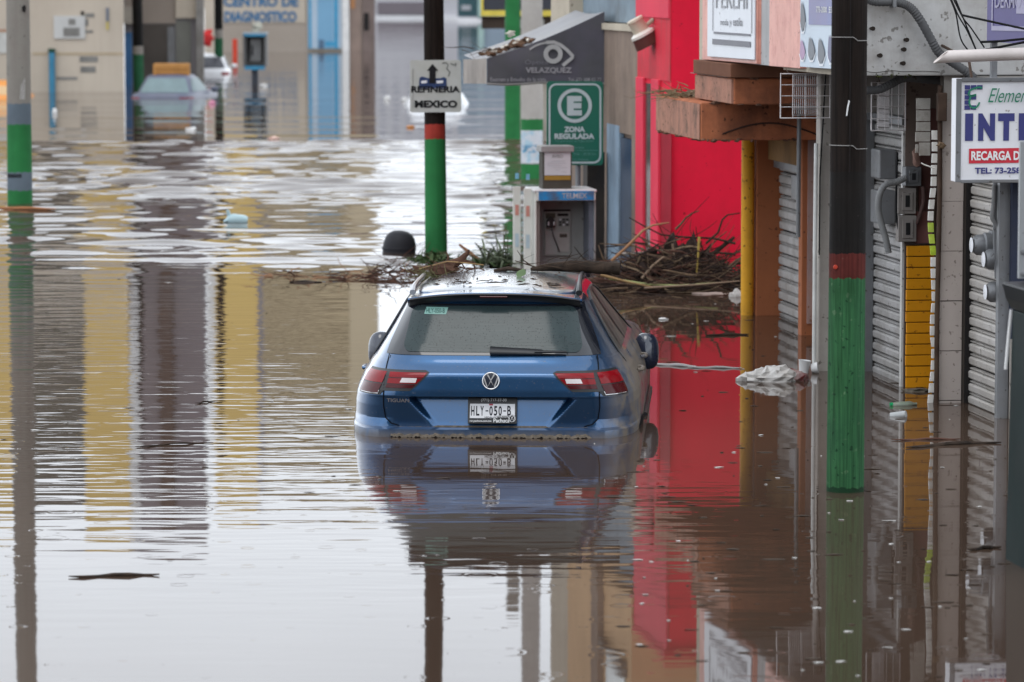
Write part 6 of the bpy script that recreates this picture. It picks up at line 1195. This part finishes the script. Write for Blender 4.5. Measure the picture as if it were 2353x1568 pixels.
o, c3, wx = bank('twig_heap', 'small heap of twigs in the water just left of the car roof', 905, 632, 120, 90, .26, .005, .16, 12, [(RDW, .7), (TWIG, .3)])
def leafy(name, label, x, wy, wpx, hpx, n, mat, seed, lw=.012):
    c = W(x, wy); s_ = (W(x + 1, wy) - c).length; w_, h_ = wpx*s_, hpx*s_; o = thing_w(name, label, 'plant', c); mb = MB(); rn = np.random.RandomState(seed)
    for _ in range(n):
        b_ = Vector((rn.normal()*w_*.3, rn.normal()*.12, rn.rand()*.04)); a = rn.rand()*6.28; d = Vector((math.cos(a)*.6, math.sin(a)*.4, .4 + rn.rand())).normalized(); l_ = h_*(.4 + .7*rn.rand()); pts = [b_]
        for s2 in range(4): d = (d + Vector((math.cos(a)*.22, 0, -.28 - .15*rn.rand()))).normalized(); pts.append(pts[-1] + d*l_/4)
        sd_ = Vector((rn.normal(), rn.normal(), .2)).normalized()*lw; ww = [.5, 1, .9, .6, .05]; vs = []
        for p_, k_ in zip(pts, ww): vs += [p_ - sd_*k_, p_ + sd_*k_]
        mb.add(vs, [(2*i, 2*i + 1, 2*i + 3, 2*i + 2) for i in range(4)])
    e = part('leaves', mb, mat, o); e['kind'] = 'stuff'
    mb = MB(); 
    for k in range(4): xx = rn.normal()*w_*.2; mb.tube([(xx, 0, -.3), (xx + rn.normal()*.04, 0, h_*.6), (xx + rn.normal()*.1, 0, h_*(.8 + .5*rn.rand()))], [.008, .006, .003], 5)
    part('stems', mb, M('green_brown_stem', (.07, .075, .04), .8), o)
GL = M('olive_green_leaves', (.055, .085, .035), .6, .45, 12.0); GL2 = M('grey_green_leaves', (.12, .145, .095), .65, .4, 12.0)
leafy('reed_clump', 'grey green reeds standing in the water left of the telephone booth', 1148, 612, 80, 105, 150, GL2, 3, .014)
leafy('bush', 'dark green leafy sprigs floating before the MEXICO sign pole', 990, 606, 70, 42, 160, GL, 5, .02); leafy('bush', 'bent olive stems against the booth behind the car roof', 1130, 612, 90, 36, 130, GL, 9, .016)
solo_w('stalk', MB().tube([RY(1055, 562, 39.3) - W(1060, 610), RY(1075, 578, 39.3) - W(1060, 610), RY(1112, 606, 39.3) - W(1060, 610)], [.012, .02, .018], 7), M('rust_stalk', (.26, .13, .07), .7), 'rust coloured broken stalk sticking up behind the root clump', 'stalk', W(1060, 610))
# half sunk dark tub
b = W(917, 578); mb = MB(); mb.lathe([(.165, -.15), (.182, -.03), (.185, .04), (.178, .10), (.160, .155), (.128, .198), (.08, .224), (.03, .232), (.001, .233)], (0, 0, 0), 36, Matrix.Rotation(R(5), 3, 'Y'))
o = thing_w('dark_tub', 'dark grey round tub floating upside down left of the MEXICO sign pole', 'tub', b); part('shell', mb, M('dark_tub_plastic', (.026, .026, .030), .5, .15, 4.0), o, smooth=True); m_ = MB(); m_.lathe([(.188, .02), (.192, .035), (.188, .05)], (0, 0, 0), 36); part('rim', m_, M('dark_tub_plastic', (.03, .03, .032)), o, smooth=True)
# plastic jug
b = W(541, 512); JG = M('pale_blue_plastic', (.36, .50, .54), .35, .08); o = thing_w('plastic_jug', 'pale blue plastic jug floating on the ruffled water', 'jug', b, R(12))
mb = MB(); mb.lathe([(.001, -.13), (.06, -.125), (.075, -.09), (.075, .06), (.05, .11), (.02, .13)], (.02, 0, .03), 20, Matrix.Rotation(R(-82), 3, 'Y')); part('body', mb, JG, o, smooth=True)
mb = MB(); mb.tube([(-.07, 0, .05), (-.085, 0, .12), (-.10, 0, .16)], [.028, .024, .018], 8); part('spout', mb, JG, o, smooth=True); mb = MB(); mb.tube([(-.10, 0, .03), (-.15, 0, .015)], [.03, .012], 8); part('handle', mb, JG, o)
# rubbish bag, cup, stick by the near pole
b = W(1762, 875); o = thing_w('rubbish_bag', 'crumpled white and maroon rubbish bag floating before the yellow post', 'bag', b)
def crumple(rx, ry, rz, seed, n=44, m=22):
    rn = np.random.RandomState(seed); ph = rn.rand(12)*6.28; fr = rn.uniform(2, 12, 12)
    jit = rn.normal(size=n*60 + m + 60)*.085
    def fn(u, v):
        a = u*6.2832; e = v*math.pi - math.pi/2; x, y, z = math.cos(e)*math.cos(a), math.cos(e)*math.sin(a), math.sin(e)
        k = .86 + .22*abs(math.sin(fr[0]*x + ph[0] + fr[1]*.5*y)) + .16*math.sin(fr[2]*.6*x + ph[2]) + jit[(int(round(u*n)) % n)*60 + int(round(v*m))]
        return (x*rx*k, y*ry*k, z*rz*k + .01)
    return MB().grid(fn, n, m)
BAG = M('muddy_white_plastic', (.52, .50, .48), .3, .12, 8.0, dirt=.6, dcol=(.25, .22, .19), dscale=7.0); part('white_sack', crumple(.205, .13, .095, 4, 26, 12), BAG, o)
m_ = crumple(.16, .11, .082, 9, 22, 10); m_.v = [(x + .12, y + .03, z + .005) for x, y, z in m_.v]; part('maroon_sack', m_, M('maroon_plastic', (.13, .022, .022), .3, .3, 8.0, dirt=.6, dcol=(.35, .31, .28), dscale=10.0), o)
m_ = crumple(.06, .04, .05, 5, 12, 7); m_.v = [(x - .16, y, z - .005) for x, y, z in m_.v]; part('knot', m_, BAG, o, smooth=True)
b = W(1846, 858); o = thing_w('foam_cup', 'white foam cup lying on the water beside the rubbish bag', 'cup', b, R(-10)); mb = MB(); mb.lathe([(.034, 0), (.047, .10), (.050, .105), (.044, .104), (.031, .006)], (0, 0, -.005), 24, Matrix.Rotation(R(6), 3, 'Y')); part('cup', mb, WPRINT, o, smooth=True)
mb = MB(); mb.lathe([(.036, 0), (.042, .05), (.001, .052)], (.06, .02, .035), 20, Matrix.Rotation(R(80), 3, 'Y')); part('lid', mb, WPRINT, o, smooth=True)
FLT = 'sticks adrift in the street'
def drift(x0, y0, x1, y1, r, mat, label, name='stick', cat='stick', bend=.1, seed=1, grp=FLT):
    a, b_ = W(x0, y0, .01), W(x1, y1, .01); c = (a + b_)/2; rn = np.random.RandomState(seed); n = 7; pts = []
    nv = Vector((-(b_ - a).y, (b_ - a).x, 0)).normalized()
    for i in range(n): u = i/(n - 1); pts.append(a + (b_ - a)*u - c + nv*((b_ - a).length*bend*math.sin(u*math.pi)*.3 + rn.normal()*.012) + Vector((0, 0, rn.normal()*.004)))
    mb = MB(); mb.tube(pts, [r*k for k in (.25, .8, 1, 1, .95, .8, .35)], 7); return solo_w(name, mb, mat, label, cat, c, smooth=True, group=grp)
drift(158, 1325, 366, 1319, .010, BARK, 'long dark stick floating alone in the bright water at the lower left'); drift(2228, 1262, 2300, 1256, .012, BARK, 'short thick dark stick floating beside the dark green stall'); drift(1868, 842, 1902, 838, .018, BARK, 'dark stick end touching the near wooden pole beside the foam cup')
drift(2085, 1028, 2300, 1016, .014, BARK, 'crooked bare branch floating before the amber slats', 'branch', 'branch', .25); drift(2050, 1010, 2210, 1008, .008, RDW, 'thin reddish twig floating just behind the crooked branch'); drift(1622, 770, 1720, 768, .014, BARK, 'straight dark stick on the red reflection left of the yellow post')
drift(-30, 477, 128, 480, .02, M('rust_reed', (.30, .13, .06), .7), 'rust coloured reed drifting round the foot of the grey left pole', 'reed', 'reed'); drift(1500, 836, 1600, 842, .015, M('grey_sheet', (.28, .27, .27), .4), 'long grey plastic strip drifting right of the car mirror', 'plastic_strip', 'plastic'); drift(1580, 843, 1705, 845, .010, M('grey_sheet', (.28, .27, .27)), 'thin grey plastic strip on the red reflection', 'plastic_strip', 'plastic')
drift(1588, 674, 1690, 678, .02, M('pale_wood', (.42, .32, .28), .7), 'pale stick pointing at the white bag behind the yellow post'); drift(313, 1026, 490, 1016, .006, BARK, 'thin broken twig on the grey reflection between two yellow reflections', bend=.3); drift(453, 926, 494, 921, .006, BARK, 'short dark twig floating beside the right yellow reflection', bend=.3) 
mb = crumple(.075, .06, .06, 3, 14, 8); o = solo_w('white_bag', mb, BAG, 'small white plastic bag floating against the yellow post', 'bag', W(1694, 682), smooth=True)
mb = MB(); mb.blob((0, 0, .0), (.16, .07, .02), 5, .3); solo_w('driftwood', mb, BARK, 'flat dark piece of driftwood left of the car roof', 'driftwood', W(700, 650), smooth=True)
# green bottle and litter by the tiled pier
b = W(2078, 932); o = thing_w('bottle', 'green and clear plastic bottle lying in litter below the amber slats', 'bottle', b, R(8)); mb = MB(); mb.lathe([(.001, -.1), (.022, -.08), (.026, -.06), (.024, .04), (.010, .07), (.010, .09), (.001, .092)], (0, 0, .004), 18, Matrix.Rotation(R(86), 3, 'Y')); part('body', mb, M('clear_green_plastic', (.14, .17, .13), .3, .4, 9.0, dirt=.9, dcol=(.14, .115, .09), dscale=16.0), o, smooth=True)
mb = MB(); mb.lathe([(.001, 0), (.015, 0), (.015, .022), (.001, .022)], (-.105, 0, .006), 12, Matrix.Rotation(R(86), 3, 'Y')); part('cap', mb, M('green_cap', (.01, .25, .09), .5), o)
mb = MB(); mb.blob((0, 0, 0), (.11, .05, .022), 3, .35); solo_w('litter_heap', mb, M('brown_litter', (.11, .095, .075), .8, .4, 30.0, spots=1.5), 'brown litter heap in the water between the bottle and tiled pier', 'litter', W(2105, 900), smooth=True)
mb = MB(); mb.lathe([(.001, -.06), (.026, -.06), (.026, .05), (.001, .052)], (0, 0, .008), 14, Matrix.Rotation(R(80), 3, 'Y')); solo_w('clear_cup', mb, M('clear_plastic', (.35, .36, .36), .15), 'clear plastic cup floating left of the green bottle', 'cup', W(2066, 957), R(-24), smooth=True)
for i, (x, y, w_, h_, m_, lb) in enumerate(((1526, 735, 22, 5, WTRIM, 'small white foam board on the red reflection'), (1390 - 500, 230, 14, 10, WTRIM, 'white lump floating left of the far brown front'), (930, 232, 16, 10, WTRIM, 'white lump floating left of the submerged white car'), (943, 294, 20, 6, M('orange_scrap', (.55, .25, .1), .7), 'orange scrap on the calm water left of the MEXICO sign'), (441, 300, 26, 8, WTRIM, 'white foam piece in front of the grey blue sedan'), (488, 239, 14, 8, M('pink_scrap', (.6, .25, .35), .7), 'pink scrap floating below the white car'), (628, 320, 26, 7, M('peach_scrap', (.62, .42, .36), .7), 'peach coloured scrap at the edge of the ruffled water'), (996 - 870, 262, 12, 14, WTRIM, 'white bag at the foot of the blue down pipe'), (543, 192, 12, 18, M('dull_pink_bag', (.5, .42, .42), .7), 'dull pink bag below the red post'), (605, 200, 18, 8, WTRIM, 'white scrap right of the far telephone post'))):
    c = W(x, y); s_ = (W(x + 1, y) - c).length; mb = MB(); mb.blob((0, 0, h_*s_*.3), (w_*s_/2, w_*s_/3, h_*s_*.6), i, .3); solo_w('floating_scrap', mb, m_, lb, 'litter', c, smooth=True)
# specks of mud, foam and chaff on the surface
for nm, m_, n, sd in (('floating_chaff', M('dark_chaff', (.06, .045, .035), .8), 230, 5), ('floating_foam', M('pale_foam', (.55, .54, .52), .6), 90, 9)):
    mb = MB(); rn = np.random.RandomState(sd)
    for _ in range(n):
        if rn.rand() < .82: x, y = rn.uniform(1450, 2320), 660 + 900*rn.rand()**1.2
        else: x, y = rn.uniform(0, 1450), 620 + 900*rn.rand()
        c = W(x, y, .003)
        if 640 < y < 1010 and 810 < x < 1520 or (y > 1180 and x < 1400): continue
        k = rn.uniform(.25, 1)**2; l_ = (.03 if nm == 'floating_chaff' else .02)*k + .004; mb.blob(c, (l_*rn.uniform(.6, 2.2), l_*.45, .0025), rn.randint(999), .4, 1)
    o = link(nm, mb.mesh(nm, m_)); tag(o, kind='stuff')
